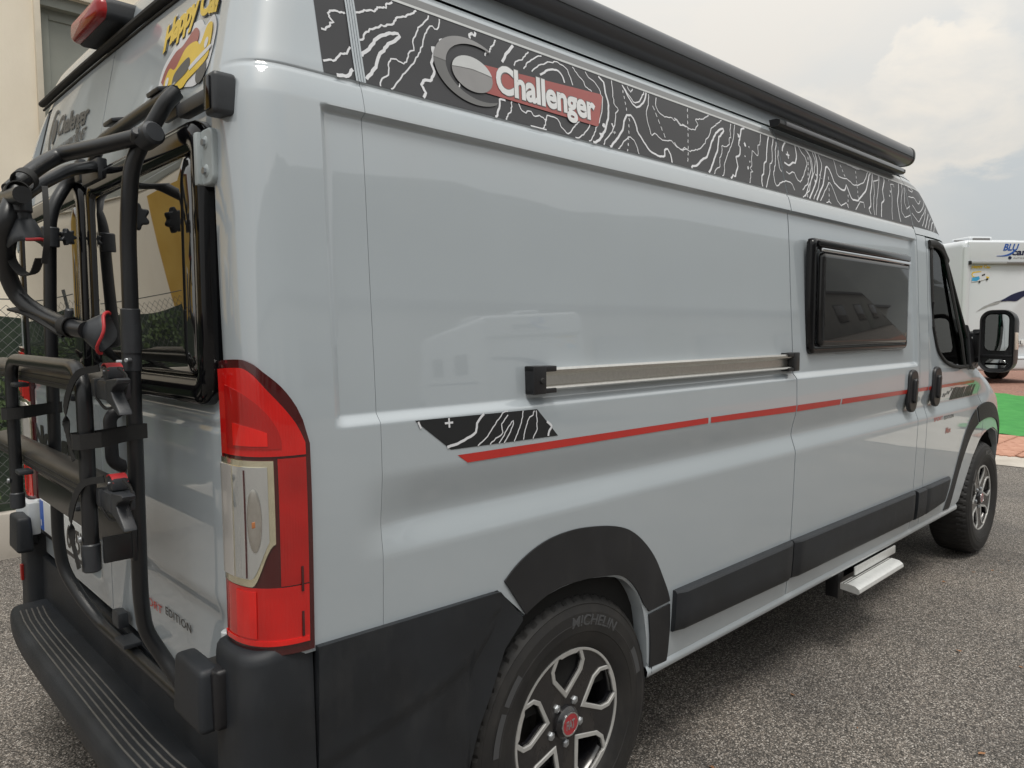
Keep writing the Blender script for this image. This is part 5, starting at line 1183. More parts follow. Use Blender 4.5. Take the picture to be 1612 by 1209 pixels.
# ================================================================== BIKE RACK on the rear doors
RK = thing("bike_rack", "black tubular bike rack with red-tipped frame holders hung on the van's rear doors", "bike rack", (0, -.28, .66))
def rt(name, path, r=.0165, **k): return make(name, tube(path, r, 18, **k), TUBEM, RK, sharp=60)
right = round_path([(.060, -.705, 1.985), (.040, -.700, 1.962), (-.018, -.650, 1.840), (-.022, -.622, 1.70), (-.022, -.605, .90), (-.010, -.588, .815), (.018, -.600, .755), (.055, -.655, .668)], .05)
rt("main_tube", right, .0165)
left = round_path([(.060, -.02, 1.928), (.045, .085, 1.922), (-.015, .060, 1.82), (-.020, .090, 1.55), (-.020, .131, .885), (-.012, .126, .790), (.020, .063, .703), (.050, -.01, .645), (.054, -.12, .640), (.054, -.64, .648)], .06)
rt("main_tube", left, .0165)
sl = rt("tube_sleeve", [(-.022, -.6165, 1.50), (-.022, -.615, 1.44)], .0205, up=(1, 0, 0)); sl.data.materials[0] = CLAMPM
o = make("tube_sleeve", cyl((-.022, -.6165, 1.535), (-.022, -.6135, 1.40), .0195, 18, bevel=.002), CLAMPM, RK)
make("rivet", cyl((-.030, -.602, 1.42), (-.046, -.590, 1.42), .005, 10, bevel=.001), BOLT, RK)
make("rivet", cyl((-.03, -.632, 1.425), (-.042, -.640, 1.425), .005, 10, bevel=.001), BOLT, RK)
rt("top_bar", round_path([(.052, -.10, 1.925), (.052, -.20, 1.975), (.056, -.70, 1.985)], .04), .0145)
for y in (-.30, -.62):
    make("top_hook", MB().add(*box((.060, y, 2.004), (.045, .075, .010), .004, Matrix.Rotation(-.25, 3, 'Y'))).add(*box((.079, y, 1.975), (.010, .075, .055), .004)), CLAMPM, RK, sharp=50)
# window corner clamp
make("corner_clamp", MB().add(*box((.062, -.918, 1.930), (.046, .046, .078), .010, seg=3)).add(*box((.058, -.82, 1.935), (.026, .16, .028), .006)), CLAMPM, RK, sharp=50)
make("clamp_mirror", box((.0375, -.916, 1.930), (.004, .026, .060), .0015), GLOSSB, RK)
make("side_bracket", MB().add(*box((.050, -.13, 1.905), (.025, .15, .055), .006)).add(*box((.045, -.02, 1.925), (.02, .05, .06), .006)), CLAMPM, RK, sharp=50)
# upper arm with clamp joint
ARM_ = round_path([ARM[0], ARM[2], ARM[3], ARM[4], ARM[6]], .05)
AR = rt("holder_arm", ARM_, .0165)
make("joint_clamp", MB().add(*cyl((-.01, -.700, 1.875), (.0, -.745, 1.885), .024, 18, bevel=.005)).add(*cyl((-.022, -.695, 1.872), (-.03, -.728, 1.885), .010, 12, bevel=.003)), CLAMPM, AR, sharp=40)
rt("holder_arm", round_path([(.045, -.17, 1.915), (-.06, -.33, 1.865), (-.15, -.44, 1.80), (-.19, -.52, 1.765)], .04), .0145)
H_ = cr_path([(-.215, -.60, 1.762)] + [tuple(p) for p in HOLD[1:]], 6)
HL = rt("frame_holder", H_, .0165)
rt("holder_crossbar", [(-.225, -.50, 1.755), (-.225, -.70, 1.74)], .016)
# head clamp at the arm end (strap round the bar)
def band(c, r, n, axis, w, a0=0, a1=2*PI, name="strap", material=RUBBER, parent=RK, th=.0025):
    c = Vector(c); ax = Vector(axis).normalized(); u = ax.orthogonal().normalized(); v = ax.cross(u); L = []
    for dr, dw in ((0, -w/2), (th, -w/2), (th, w/2), (0, w/2), (0, -w/2)):
        L.append([c+ax*dw+u*((r+dr)*math.cos(a0+(a1-a0)*i/n))+v*((r+dr)*math.sin(a0+(a1-a0)*i/n)) for i in range(n+1)])
    return make(name, loops(L, closed_loops=False), material, parent, sharp=40)
A6 = Vector(ARM[5])
band(A6+Vector((.004, .0, 0)), .020, 24, Vector(ARM[5])-Vector(ARM[4]), .022)
band(Vector((-.215, -.60, 1.757)), .020, 24, (0, 1, -.05), .03)
# grabbers: rubber cup with a red lip
def grabber(c, d, size, up, nm="frame_grabber"):
    """c start, d direction of the mouth"""
    c = Vector(c); d = Vector(d).normalized(); u = Vector(up); u = (u-d*u.dot(d)).normalized(); v = d.cross(u)
    N_ = 24; L = []
    prof = [(0, .30, .30, 0), (.10, .34, .34, 0), (.30, .36, .36, 0), (.34, .50, .44, 0), (.55, .72, .58, 0), (.80, .92, .68, 0), (.95, .97, .70, 1), (1.0, .90, .66, 1), (.93, .80, .56, 1), (.70, .6, .4, 1)]
    lipc = []
    for t, a, b, e in prof:
        row = []
        for k in range(N_):
            th = 2*PI*k/N_; ca, sa = math.cos(th), math.sin(th); cut = (.22*sa*sa*0 + .20*abs(ca)**2)*(1 if t > .5 else 0)*(t-.5)*2
            row.append(c+d*(size*(t-cut*.9+.03*math.cos(4*th)*(t > .7)))+u*(size*a*ca*.62)+v*(size*b*sa*.62))
        L.append(row)
    g_ = make(nm, loops(L, cap0=True, cap1=True), CLAMPM, RK, sharp=60)
    lip = [p+(p-(c+d*size*.8)).normalized()*.001 for p in L[6]]
    half = lip[int(N_*.0):int(N_*.55)+1]
    make("red_lip", tube([lip[k % N_] for k in range(-1, N_//2+2)], .0032, 8), REDRUB, g_)
    return g_
g1 = grabber((-.215, -.628, 1.728), (.10, .10, -1), .076, (0, 1, 0))
make("grabber_collar", MB().add(*cyl((-.215, -.628, 1.745), (-.214, -.630, 1.715), .019, 16, bevel=.003)), CLAMPM, g1)
g2 = grabber((-.152, -.715, 1.4925), (1.0, -.80, -.22), .066, (0, .2, 1))
band((-.158, -.695, 1.496), .0185, 24, (.3, -1, -.15), .02)
make("band_screw", MB().add(*cyl((-.160, -.700, 1.512), (-.158, -.705, 1.530), .008, 12, bevel=.002)), CLAMPM, g2)
# ribbed ratchet strap loops hanging from the holders
def strap(P, w=.012, th=.0022, name="ratchet_strap", ribs=True, axis=(0, 0, 1), parent=RK):
    Q = cr_path(P, 10); n = len(Q); L = [[], [], [], []]; 
    for i in range(n):
        t = (Q[min(n-1, i+1)]-Q[max(0, i-1)]).normalized(); a = Vector(axis); a = (a-t*a.dot(t)).normalized(); b_ = t.cross(a); k = th*(1.5 if (i % 2 and ribs) else 1)
        for j, (p, q) in enumerate(((1, 1), (-1, 1), (-1, -1), (1, -1))): L[j].append(Q[i]+a*(w/2*p)+b_*(k/2*q))
    return make(name, loops([L[0], L[1], L[2], L[3], L[0]], closed_loops=False), RUBBER, parent, sharp=30)
strap([(-.21, -.645, 1.70), (-.225, -.61, 1.67), (-.228, -.595, 1.63), (-.215, -.62, 1.60), (-.205, -.66, 1.60), (-.20, -.69, 1.625)], .016, axis=(1, 0, .3))
strap([(-.195, -.70, 1.615), (-.192, -.715, 1.66), (-.190, -.712, 1.72), (-.188, -.70, 1.76)], .010, axis=(1, 0, .3))
make("support_blade", strap([(-.150, -.56, 1.535), (-.17, -.62, 1.515), (-.165, -.69, 1.492)], .03, .004, "strut_blade", False, axis=(1, 0, .2)).data and ([], []), CLAMPM, RK) if 0 else None
strap([(-.215, -.520, 1.535), (-.195, -.60, 1.520), (-.16, -.70, 1.480)], .028, .004, "support_blade", False, axis=(1, 0, .2))
# star knobs
def knob(c, d, r=.026):
    V, F = flat([[((r+.004*math.cos(7*a))*math.cos(a), (r+.004*math.cos(7*a))*math.sin(a)) for a in [2*PI*i/70 for i in range(70)]]], .006, .003, 2)
    q = Vector(d).to_track_quat('Z', 'Y'); make("star_knob", ([Vector(c)+q @ v for v in V], F), CLAMPM, RK, sharp=40)
knob((.004, -.590, 1.735), (.3, 1, 0)); knob((.02, .04, 1.75), (.4, -1, 0), .02)
make("tube_clamp", MB().add(*cyl((-.02, .045, 1.775), (-.02, .05, 1.72), .023, 16, bevel=.003)), CLAMPM, RK)
# folding platform: U loop with end sleeves and cross pieces
lp = round_path([(-.120, .100, 1.00), (-.120, .100, 1.412), (-.120, -.625, 1.412), (-.120, -.625, 1.022)], .085, 10)
PL = rt("platform_loop", lp, .0158)
for y, z0, z1 in ((.100, .995, 1.04), (-.625, .985, 1.045)):
    make("loop_end_sleeve", MB().add(*cyl((-.120, y, z0), (-.120, y, z1), .0185, 20, bevel=.003)), CLAMPM, PL)
def railbar(z, y0, y1, nm="wheel_rail"):
    prof = [(-.026, -.020), (-.028, -.010), (-.028, .010), (-.022, .022), (-.010, .030), (.010, .033), (.024, .030), (.028, .020), (.026, -.020)]
    L = [[Vector((-.072+a, y, z+b)) for a, b in prof] for y in (y0, (y0+y1)/2, y1)]
    r_ = make(nm, MB().add(*loops(L, cap0=True, cap1=True)), RAILM, RK, sharp=40)
    make("rail_slot", MB().add(*b2((-.1015, min(y0, y1)+.01, z-.012), (-.0995, max(y0, y1)-.01, z-.006))), RUBBER, r_)
    make("rail_slot", MB().add(*b2((-.1015, min(y0, y1)+.01, z+.004), (-.0995, max(y0, y1)-.01, z+.007))), RUBBER, r_)
    return r_
r1 = railbar(1.372, .55, -.655); r2 = railbar(1.135, .55, -.655)
# flat black cross plates
make("cross_plate", MB().add(*b2((-.050, -.660, .998), (-.040, .20, 1.070), .002)), TUBEM, RK)
for y, z in ((-.62, 1.055), (.098, 1.075)): make("plate_screw", MB().add(*cyl((-.137, y-.002, z), (-.143, y-.002, z), .007, 14, bevel=.001)), BOLT, RK)
make("cross_plate", MB().add(*b2((-.105, -.660, 1.005), (-.05, -.650, 1.060), .002)), TUBEM, RK)
for y in (-.54, .02):
    for z in (1.345, 1.108): make("rail_lever", MB().add(*box((-.115, y, z), (.035, .055, .012), .005)), CLAMPM, RK, sharp=50)
# flat webbing straps holding the platform
def web(y0, y1, z, nm="webbing_strap"):
    pts0 = [(-.145, y0+.018, z), (-.148, y0-.012, z), (-.138, y0-.026, z), (-.10, y0-.034, z+.002), (-.03, y1-.026, z+.008), (.0, y1-.018, z+.008), (.004, y1+.01, z+.006), (-.02, y1+.02, z+.004), (-.09, y0+.024, z), (-.145, y0+.018, z)]
    L = [[Vector((x, y, zz+dz)) for x, y, zz in pts0] for dz in (-.016, .016)]
    return make(nm, loops(L, closed_loops=False), RUBBER, RK, sharp=30)
web(-.625, -.608, 1.262); web(.100, .115, 1.262)
# ratchet buckles at the rail ends
def buckle(z):
    c = Vector((-.085, -.715, z)); n0 = len(scene.collection.objects)
    body = MB().add(*box(c+Vector((.0, .015, 0)), (.060, .085, .050), .010, seg=2)).add(*box(c+Vector((-.01, .060, .004)), (.05, .03, .046), .006))
    bk = make("ratchet_buckle", body, CLAMPM, RK, sharp=40)
    V, F = flat([[(.0, .026), (.085, .034), (.098, .030), (.094, .022), (.052, .010), (.040, .0), (.052, -.012), (.098, -.044), (.100, -.051), (.090, -.053), (.035, -.034), (.0, -.026)]], .012, .003, 2)
    make("buckle_lever", mapped((V, F), lambda v: c+Vector((-.012-v.z, -.022-v.x*.95, v.y))), CLAMPM, bk, sharp=40)
    a = [(.02+.030*math.cos(t), .030*math.sin(t)) for t in [PI*(.15+.75*i/10) for i in range(11)]]
    L = [[c+Vector((dx, y, .030+zz)) for y, zz in a] for dx in (-.022, .022)]
    make("buckle_cap", MB().add(*box(c+Vector((0, .010, .042)), (.040, .046, .030), .008)), CLAMPM, bk, sharp=40)
    cap = [[c+Vector((dx, .018+(.030+dr)*math.cos(t), .036+(.030+dr)*math.sin(t)*.9)) for t in [PI*(.25+.62*i/10) for i in range(11)]] for dx, dr in ((-.018, 0), (-.018, .003), (.018, .003), (.018, 0))]
    make("red_cap", loops(cap, closed_loops=False), REDRUB, bk)
    make("buckle_rivet", MB().add(*cyl(c+Vector((-.020, .006, .046)), c+Vector((-.024, .006, .046)), .0035, 10)), BOLT, bk)
    strap([c+Vector((-.02, .03, .045)), c+Vector((-.05, .075, .03)), c+Vector((-.065, .105, -.03)), c+Vector((-.064, .108, -.09)), c+Vector((-.060, .085, -.145))], .014, axis=(0, 0, 1), parent=bk)
    strap([c+Vector((-.03, .05, -.02)), c+Vector((-.02, .0, -.045)), c+Vector((.0, -.05, -.02)), c+Vector((.01, -.06, .03)), c+Vector((.0, -.03, .055))], .006, .004, "retaining_cord", False, parent=bk)

def shrink(z, k=.82):
    c = Vector((-.085, -.700, z))-ORIGIN[RK.name]
    for o in scene.collection.objects:
        if o.type == 'MESH' and o.parent is not None and (o.name.split('.')[0] in ('ratchet_buckle', 'buckle_lever', 'buckle_cap', 'red_cap', 'buckle_rivet', 'retaining_cord')) and 'done' not in o.data:
            if abs((sum((v.co.z for v in o.data.vertices))/len(o.data.vertices))-c.z) < .12:
                for v in o.data.vertices: v.co = c+(v.co-c)*k
                o.data['done'] = 1
buckle(1.368); shrink(1.375); buckle(1.142); shrink(1.150)
for o in bpy.data.meshes:
    if 'done' in o: del o['done']

make("stay_tube", round_path([(.02, -.50, 1.285), (.01, -.53, 1.30), (.0, -.555, 1.28), (.0, -.56, 1.12)], .03) and tube(round_path([(.02, -.49, 1.27), (.015, -.51, 1.305), (.0, -.54, 1.29), (.0, -.545, 1.12)], .03), .012, 14), RUBBER, RK)
# lower hook plate and end block
make("lower_hook", MB().add(*box((.046, -.26, .672), (.045, .080, .012), .004)).add(*box((.060, -.15, .700), (.03, .06, .045), .010)), CLAMPM, RK, sharp=40)

# ================================================================== SURROUNDINGS
def hgt(x, y):
    d = (x+.541)*.6893+(y+2.342)*.7208
    return .30*sst(9.8, 14.2, d)*sst(6, 9, x)
def ground_mat():
    mt = bpy.data.materials.new("worn_asphalt"); mt.use_nodes = True; t = mt.node_tree; p = t.nodes['Principled BSDF']; p.inputs['Roughness'].default_value = .86
    N = t.nodes.new; K = t.links.new; tcn = N('ShaderNodeTexCoord')
    def nz(s, d, r=.6):
        n = N('ShaderNodeTexNoise'); n.inputs['Scale'].default_value = s; n.inputs['Detail'].default_value = d; n.inputs['Roughness'].default_value = r; K(tcn.outputs['Object'], n.inputs['Vector']); return n
    vo = N('ShaderNodeTexVoronoi'); vo.inputs['Scale'].default_value = 185; K(tcn.outputs['Object'], vo.inputs['Vector'])
    bw = N('ShaderNodeSeparateColor'); K(vo.outputs['Color'], bw.inputs[0])
    r1 = N('ShaderNodeValToRGB'); e = r1.color_ramp.elements; r1.color_ramp.interpolation = 'LINEAR'
    e[0].position = 0; e[0].color = (.070, .066, .061, 1); e[1].position = 1; e[1].color = (.75, .72, .68, 1)
    for ps, c in ((.35, (.165, .155, .144)), (.62, (.285, .262, .240)), (.80, (.41, .365, .325)), (.93, (.60, .57, .54))):
        q = e.new(ps); q.color = (*c, 1)
    K(bw.outputs[0], r1.inputs[0])
    # bitumen between the stones
    r2 = N('ShaderNodeValToRGB'); e = r2.color_ramp.elements; e[0].position = .25; e[0].color = (1, 1, 1, 1); e[1].position = .62; e[1].color = (.30, .29, .28, 1); K(vo.outputs['Distance'], r2.inputs[0])
    m1 = N('ShaderNodeMix'); m1.data_type = 'RGBA'; m1.blend_type = 'MULTIPLY'; m1.inputs[0].default_value = .85; K(r1.outputs[0], m1.inputs[6]); K(r2.outputs[0], m1.inputs[7])
    n2 = nz(1.3, 7); r3 = N('ShaderNodeValToRGB'); e = r3.color_ramp.elements; e[0].position = .32; e[0].color = (.74, .73, .72, 1); e[1].position = .68; e[1].color = (1.12, 1.08, 1.03, 1); K(n2.outputs[0], r3.inputs[0])
    m2 = N('ShaderNodeMix'); m2.data_type = 'RGBA'; m2.blend_type = 'MULTIPLY'; m2.inputs[0].default_value = 1; K(m1.outputs[2], m2.inputs[6]); K(r3.outputs[0], m2.inputs[7])
    K(m2.outputs[2], p.inputs['Base Color'])
    # oil stains, patched areas and hairline cracks
    last = m2.outputs[2]
    for sc, lo, hi, mul, am in ((.55, .60, .68, (.52, .52, .53), .55), (.21, .52, .54, (.78, .79, .80), .45), (2.6, .66, .78, (.45, .44, .44), .5)):
        n_ = nz(sc, 5, .5); mr = N('ShaderNodeMapRange'); mr.inputs[1].default_value = lo; mr.inputs[2].default_value = hi; mr.inputs[4].default_value = am; K(n_.outputs[0], mr.inputs[0])
        mm = N('ShaderNodeMix'); mm.data_type = 'RGBA'; mm.blend_type = 'MULTIPLY'; K(mr.outputs[0], mm.inputs[0]); K(last, mm.inputs[6]); mm.inputs[7].default_value = (*mul, 1); last = mm.outputs[2]
    wv = nz(1.1, 4, .6); ad = N('ShaderNodeVectorMath'); ad.operation = 'MULTIPLY_ADD'; K(wv.outputs['Color'], ad.inputs[0]); ad.inputs[1].default_value = (.5, .5, 0); K(tcn.outputs['Object'], ad.inputs[2])
    cr = N('ShaderNodeTexVoronoi'); cr.feature = 'DISTANCE_TO_EDGE'; cr.inputs['Scale'].default_value = .33; K(ad.outputs[0], cr.inputs['Vector'])
    mr = N('ShaderNodeMapRange'); mr.inputs[1].default_value = .0016; mr.inputs[2].default_value = .0040; mr.inputs[3].default_value = .35; mr.inputs[4].default_value = 0; K(cr.outputs[0], mr.inputs[0])
    mm = N('ShaderNodeMix'); mm.data_type = 'RGBA'; K(mr.outputs[0], mm.inputs[0]); K(last, mm.inputs[6]); mm.inputs[7].default_value = (.03, .028, .026, 1); K(mm.outputs[2], p.inputs['Base Color'])
    b_ = N('ShaderNodeBump'); b_.inputs['Strength'].default_value = .8; b_.inputs['Distance'].default_value = .004; b_.invert = True; K(vo.outputs['Distance'], b_.inputs['Height']); K(b_.outputs[0], p.inputs['Normal'])
    return mt
xs = sorted(set([-400, -150, -60, -25]+frange(-12, 30, .75)+[40, 70, 150, 400])); ys = sorted(set([-400, -150, -60, -30]+frange(-14, 14, .75)+[25, 60, 150, 400]))
V = [(x, y, hgt(x, y)) for y in ys for x in xs]; n = len(xs)
F = [(j*n+i, j*n+i+1, (j+1)*n+i+1, (j+1)*n+i) for j in range(len(ys)-1) for i in range(n-1)]
structure(make("ground", (V, F), ground_mat()))
def sheet(name, x0, x1, y0, y1, off, material, kind=None, rag=0., step=.15, ang=0., c=None, seed=1):
    rr = random.Random(seed); nx = int((x1-x0)/step); ny = int((y1-y0)/step); V = []; cx, cy = c or ((x0+x1)/2, (y0+y1)/2)
    for j in range(ny+1):
        for i in range(nx+1):
            x = lerp(x0, x1, i/nx); y = lerp(y0, y1, j/ny)
            if i in (0, nx): x += rr.uniform(-rag, rag)
            if j in (0, ny): y += rr.uniform(-rag, rag)
            dx, dy = x-cx, y-cy; x, y = cx+dx*math.cos(ang)-dy*math.sin(ang), cy+dx*math.sin(ang)+dy*math.cos(ang)
            w = 0
            if rag: w = .018*max(0, mnoise.noise(Vector((x*1.3, y*3.1, seed))))+.010*max(0, mnoise.noise(Vector((x*5, y*5, seed))))
            V.append((x, y, hgt(x, y)+off+w))
    F = [(j*(nx+1)+i, j*(nx+1)+i+1, (j+1)*(nx+1)+i+1, (j+1)*(nx+1)+i) for j in range(ny) for i in range(nx)]
    return make(name, (V, F), material)
GRAV = mat("red_gravel", (.16, .075, .055), .9, vscale=28, bump=1., bscale=60, col2=(.34, .19, .14))
structure(sheet("gravel_area", 13.6, 40, -9, 14, .004, GRAV, step=.6))
TURF = mat("artificial_turf", (.025, .20, .035), .85, vscale=5, bump=.9, bscale=90, col2=(.05, .27, .055))
A_T = -.80
o = sheet("turf_mat", 11.35, 15.0, -3.0, 5.0, .03, TURF, rag=.05, ang=-.12, step=.1, seed=4)
tag(o, "wrinkled green artificial turf mat on the ground in front of the white motorhome", "turf mat")
TILE = mat("terracotta_tile", (.36, .17, .11), .8, vscale=12, bump=.5, bscale=150, col2=(.50, .27, .19))
CONC = mat("pale_concrete", (.40, .36, .31), .85, vscale=3, bump=.3, bscale=120, col2=(.50, .46, .41))
structure(sheet("concrete_strip", 8.75, 12.3, -3.2, 5.0, .006, CONC, step=.4))
TM = thing("tile_flooring", "loose interlocking terracotta floor tiles lying between the asphalt and the green turf mat", "floor tiles", (10.6, 0, hgt(10.6, 0)))
base = boxb((.335, .335, .018), .006, 1); rr = random.Random(5)
me0 = mesh_of("tile", base[0], base[1]); me0.materials.append(TILE)
knobs = MB().add(*base)
for k in range(4):
    for s in (-1, 1):
        knobs.add(*box((s*.18, -.12+.08*k, 0), (.04, .035, .014), 0)); knobs.add(*box((-.12+.08*k, s*.18, 0), (.035, .04, .014), 0))
me0 = mesh_of("tile", knobs.V, knobs.F); me0.materials.append(TILE)
cnt = 0
for i in range(8):
    for j in range(16):
        x = 9.25+.36*i; y = -2.2+.36*j
        if i == 0 and rr.random() < .55: continue
        if i == 1 and rr.random() < .25: continue
        if x > 11.5 or (i < 3 and j < 7-2*i and rr.random() < .8): continue
        t_ = bpy.data.objects.new("tile", me0); link(t_, TM); t_.location = Vector((x, y, hgt(x, y)+.016+rr.uniform(0, .006)))-ORIGIN[TM.name]; t_.rotation_euler = (rr.uniform(-.02, .02), rr.uniform(-.02, .02)+math.atan2(hgt(x, y)-hgt(x+.3, y), .3), rr.uniform(-.05, .05)); cnt += 1

# ---- building to the left, fence and low wall in front
PLASTER = mat("beige_plaster", (.82, .735, .60), .9, vscale=1.6, bump=.4, bscale=60, col2=(.88, .80, .67))
SHUT = mat("grey_green_shutter", (.27, .28, .25), .55, var=.06, vscale=5)
STONE = mat("window_stone", (.62, .56, .46), .8, var=.08, vscale=6)
weather(PLASTER, .35, .9, (.58, .51, .41)); weather(CONC, .5, 2.5, (.2, .18, .16))
BD = thing("beige_building", "beige plastered building with a grey shuttered window rising left of the van behind the fence", "building", (2, 5.5, 0))
def wall_with_holes(x0, x1, z0, z1, y, holes, thick=.25):
    xs = sorted(set([x0, x1]+[h[0] for h in holes]+[h[1] for h in holes])); zs = sorted(set([z0, z1]+[h[2] for h in holes]+[h[3] for h in holes])); mb = MB()
    for a, b in zip(xs, xs[1:]):
        for c, d in zip(zs, zs[1:]):
            if any(a >= h[0]-1e-6 and b <= h[1]+1e-6 and c >= h[2]-1e-6 and d <= h[3]+1e-6 for h in holes): continue
            mb.add([(a, y, c), (b, y, c), (b, y, d), (a, y, d)], [(0, 1, 2, 3)])
    for h in holes:
        a, b, c, d = h[:4]; mb.add([(a, y, c), (b, y, c), (b, y, d), (a, y, d), (a, y+thick, c), (b, y+thick, c), (b, y+thick, d), (a, y+thick, d)], [(0, 4, 5, 1), (3, 2, 6, 7), (0, 3, 7, 4), (1, 5, 6, 2)])
    return mb
holes = [(1.17, 2.37, 2.9, 4.50), (-1.6, -.5, 3.3, 4.9), (4.2, 5.4, 2.9, 4.5)]
wl = wall_with_holes(-2.3, 6.2, -.1, 7.2, 5.5, holes); wl.add([(6.2, 5.5, -.1), (6.2, 12, -.1), (6.2, 12, 7.2), (6.2, 5.5, 7.2), (-2.3, 5.5, 7.2), (-2.3, 12, 7.2), (-2.3, 12, -.1), (-2.3, 5.5, -.1)], [(0, 1, 2, 3), (3, 2, 5, 4), (4, 5, 6, 7)])
make("wall", wl, PLASTER, BD, smooth=False)
for a, b, c, d in holes:
    w_ = make("window", MB().add(*b2((a-.05, 5.46, c), (a+.0, 5.52, d+.06), .004)).add(*b2((b, 5.46, c), (b+.05, 5.52, d+.06), .004)).add(*b2((a-.05, 5.46, d+.002), (b+.05, 5.52, d+.06), .004)), STONE, BD)
    make("window_sill", MB().add(*b2((a-.1, 5.40, c-.06), (b+.1, 5.60, c), .006)), STONE, w_)
    make("lintel_box", MB().add(*b2((a, 5.52, d-.10), (b, 5.70, d))), SHUT, w_)  # box in the shutter colour across the head of the opening
    for k, (p0, p1) in enumerate(((a+.02, (a+b)/2-.01), ((a+b)/2+.01, b-.02))):
        s_ = MB().add(*b2((p0, 5.60, c), (p0+.07, 5.64, d-.1), .004)).add(*b2((p1-.07, 5.60, c), (p1, 5.64, d-.1), .004)).add(*b2((p0+.07, 5.60, c), (p1-.07, 5.64, c+.09), .004)).add(*b2((p0+.07, 5.60, d-.19), (p1-.07, 5.64, d-.1), .004)).add(*b2((p0+.07, 5.615, c+.09), (p1-.07, 5.632, d-.19)))
        make("shutter", s_, SHUT, w_)
YB = thing("yellow_building", "yellow walled building standing beyond the beige one, mirrored in the van's rear window", "building", (-7, 6.4, 0))
YW = mat("ochre_plaster", (.52, .32, .06), .9, vscale=2, bump=.3, bscale=50, col2=(.60, .40, .10))
make("wall", MB().add(*b2((-14, 6.4, -.1), (-2.5, 12, 4.4), .02)), YW, YB)
make("roof", MB().add(*b2((-14.2, 6.2, 4.4), (-2.45, 12.2, 4.62), .02)), mat("clay_roof", (.30, .12, .07), .85, var=.25, vscale=8), YB)
for x in (-4.6, -7.4, -10.2):
    w_ = make("window", MB().add(*b2((x-.65, 6.34, 1.1), (x+.65, 6.398, 2.5), .01)), STONE, YB); make("pane", MB().add(*b2((x-.55, 6.32, 1.2), (x+.55, 6.345, 2.4), .004)), DARKGL, w_)
# low wall + chain-link fence with shade net
LW = make("low_wall", MB().add(*b2((-9, 3.42, -.1), (7.2, 3.60, .30), .015)), CONC); tag(LW, "low concrete wall under the chain-link fence left of the van", "low wall")
FN = thing("chain_link_fence", "chain-link fence with green shade net standing on the low concrete wall", "fence", (0, 3.5, .30))
WIRE = mat("galvanised_wire", (.09, .095, .09), .6, metal=.2, var=.15)
for x in [-8.8+2.0*i for i in range(9)]:
    make("post", cyl((x, 3.5, .28), (x, 3.5, 1.75), .024, 12), WIRE, FN)
for z in (1.70, 1.06, .36): make("tension_wire", cyl((-9, 3.475, z), (7.1, 3.475, z), .004, 6), WIRE, FN)
mb = MB()
def wire(x0, z0, x1, z1, dy): 
    V, F = tube([(x0, 3.47+dy, z0), (x1, 3.47-dy, z1)], .0022, 3, cap=False); mb.add(V, F)
c = .065; nz_ = 20
for i in range(int(5.4/c)):
    for j in range(nz_):
        x = -2.6+i*c; z = .36+j*c
        wire(x, z, x+c/2, z+c/2, .004); wire(x+c/2, z+c/2, x+c, z, -.004); wire(x, z+c, x+c/2, z+c/2, -.004); wire(x+c/2, z+c/2, x+c, z+c, .004)
o = make("wire_mesh", mb, WIRE, FN); o['kind'] = 'stuff'
NET = mat("green_shade_net", (.020, .034, .024), .9, vscale=9, bump=.8, bscale=70, col2=(.050, .070, .045))
L = [[Vector((x, 3.52+.012*math.sin(x*9+z*2), z+ (.02*math.sin(x*6) if z > 1.5 else 0))) for x in frange(-9, 7.1, .12)] for z in frange(.30, 1.58, .16)]
make("shade_net", loops(L, closed_loops=False), NET, FN)
# climbing leaves behind and over the net
LEAF = mat("ivy_leaf", (.030, .060, .018), .6, vscale=2.5, col2=(.085, .12, .045))
rr = random.Random(11); mb = MB()
for k in range(5200):
    x = rr.uniform(-2.5, 2.8); z = .4+1.15*rr.random()**.9; y = 3.44+rr.uniform(-.03, .02)
    if mnoise.noise(Vector((x*1.7, z*2.2, 3))) < -.02: continue
    s = rr.uniform(.014, .032); a = rr.uniform(0, 6.28); t_ = rr.uniform(-.6, .6)
    u = Vector((math.cos(a), t_*.5, math.sin(a))).normalized()*s; v = Vector((-math.sin(a), rr.uniform(-.5, .5), math.cos(a))).normalized()*s*.6
    p = Vector((x, y, z)); mb.add([p-u, p+v, p+u, p-v], [(0, 1, 2, 3)])
o = make("ivy_growth", mb, LEAF, smooth=False); tag(o, "small dark ivy leaves growing over the shade net of the fence", "ivy"); o['kind'] = 'stuff'

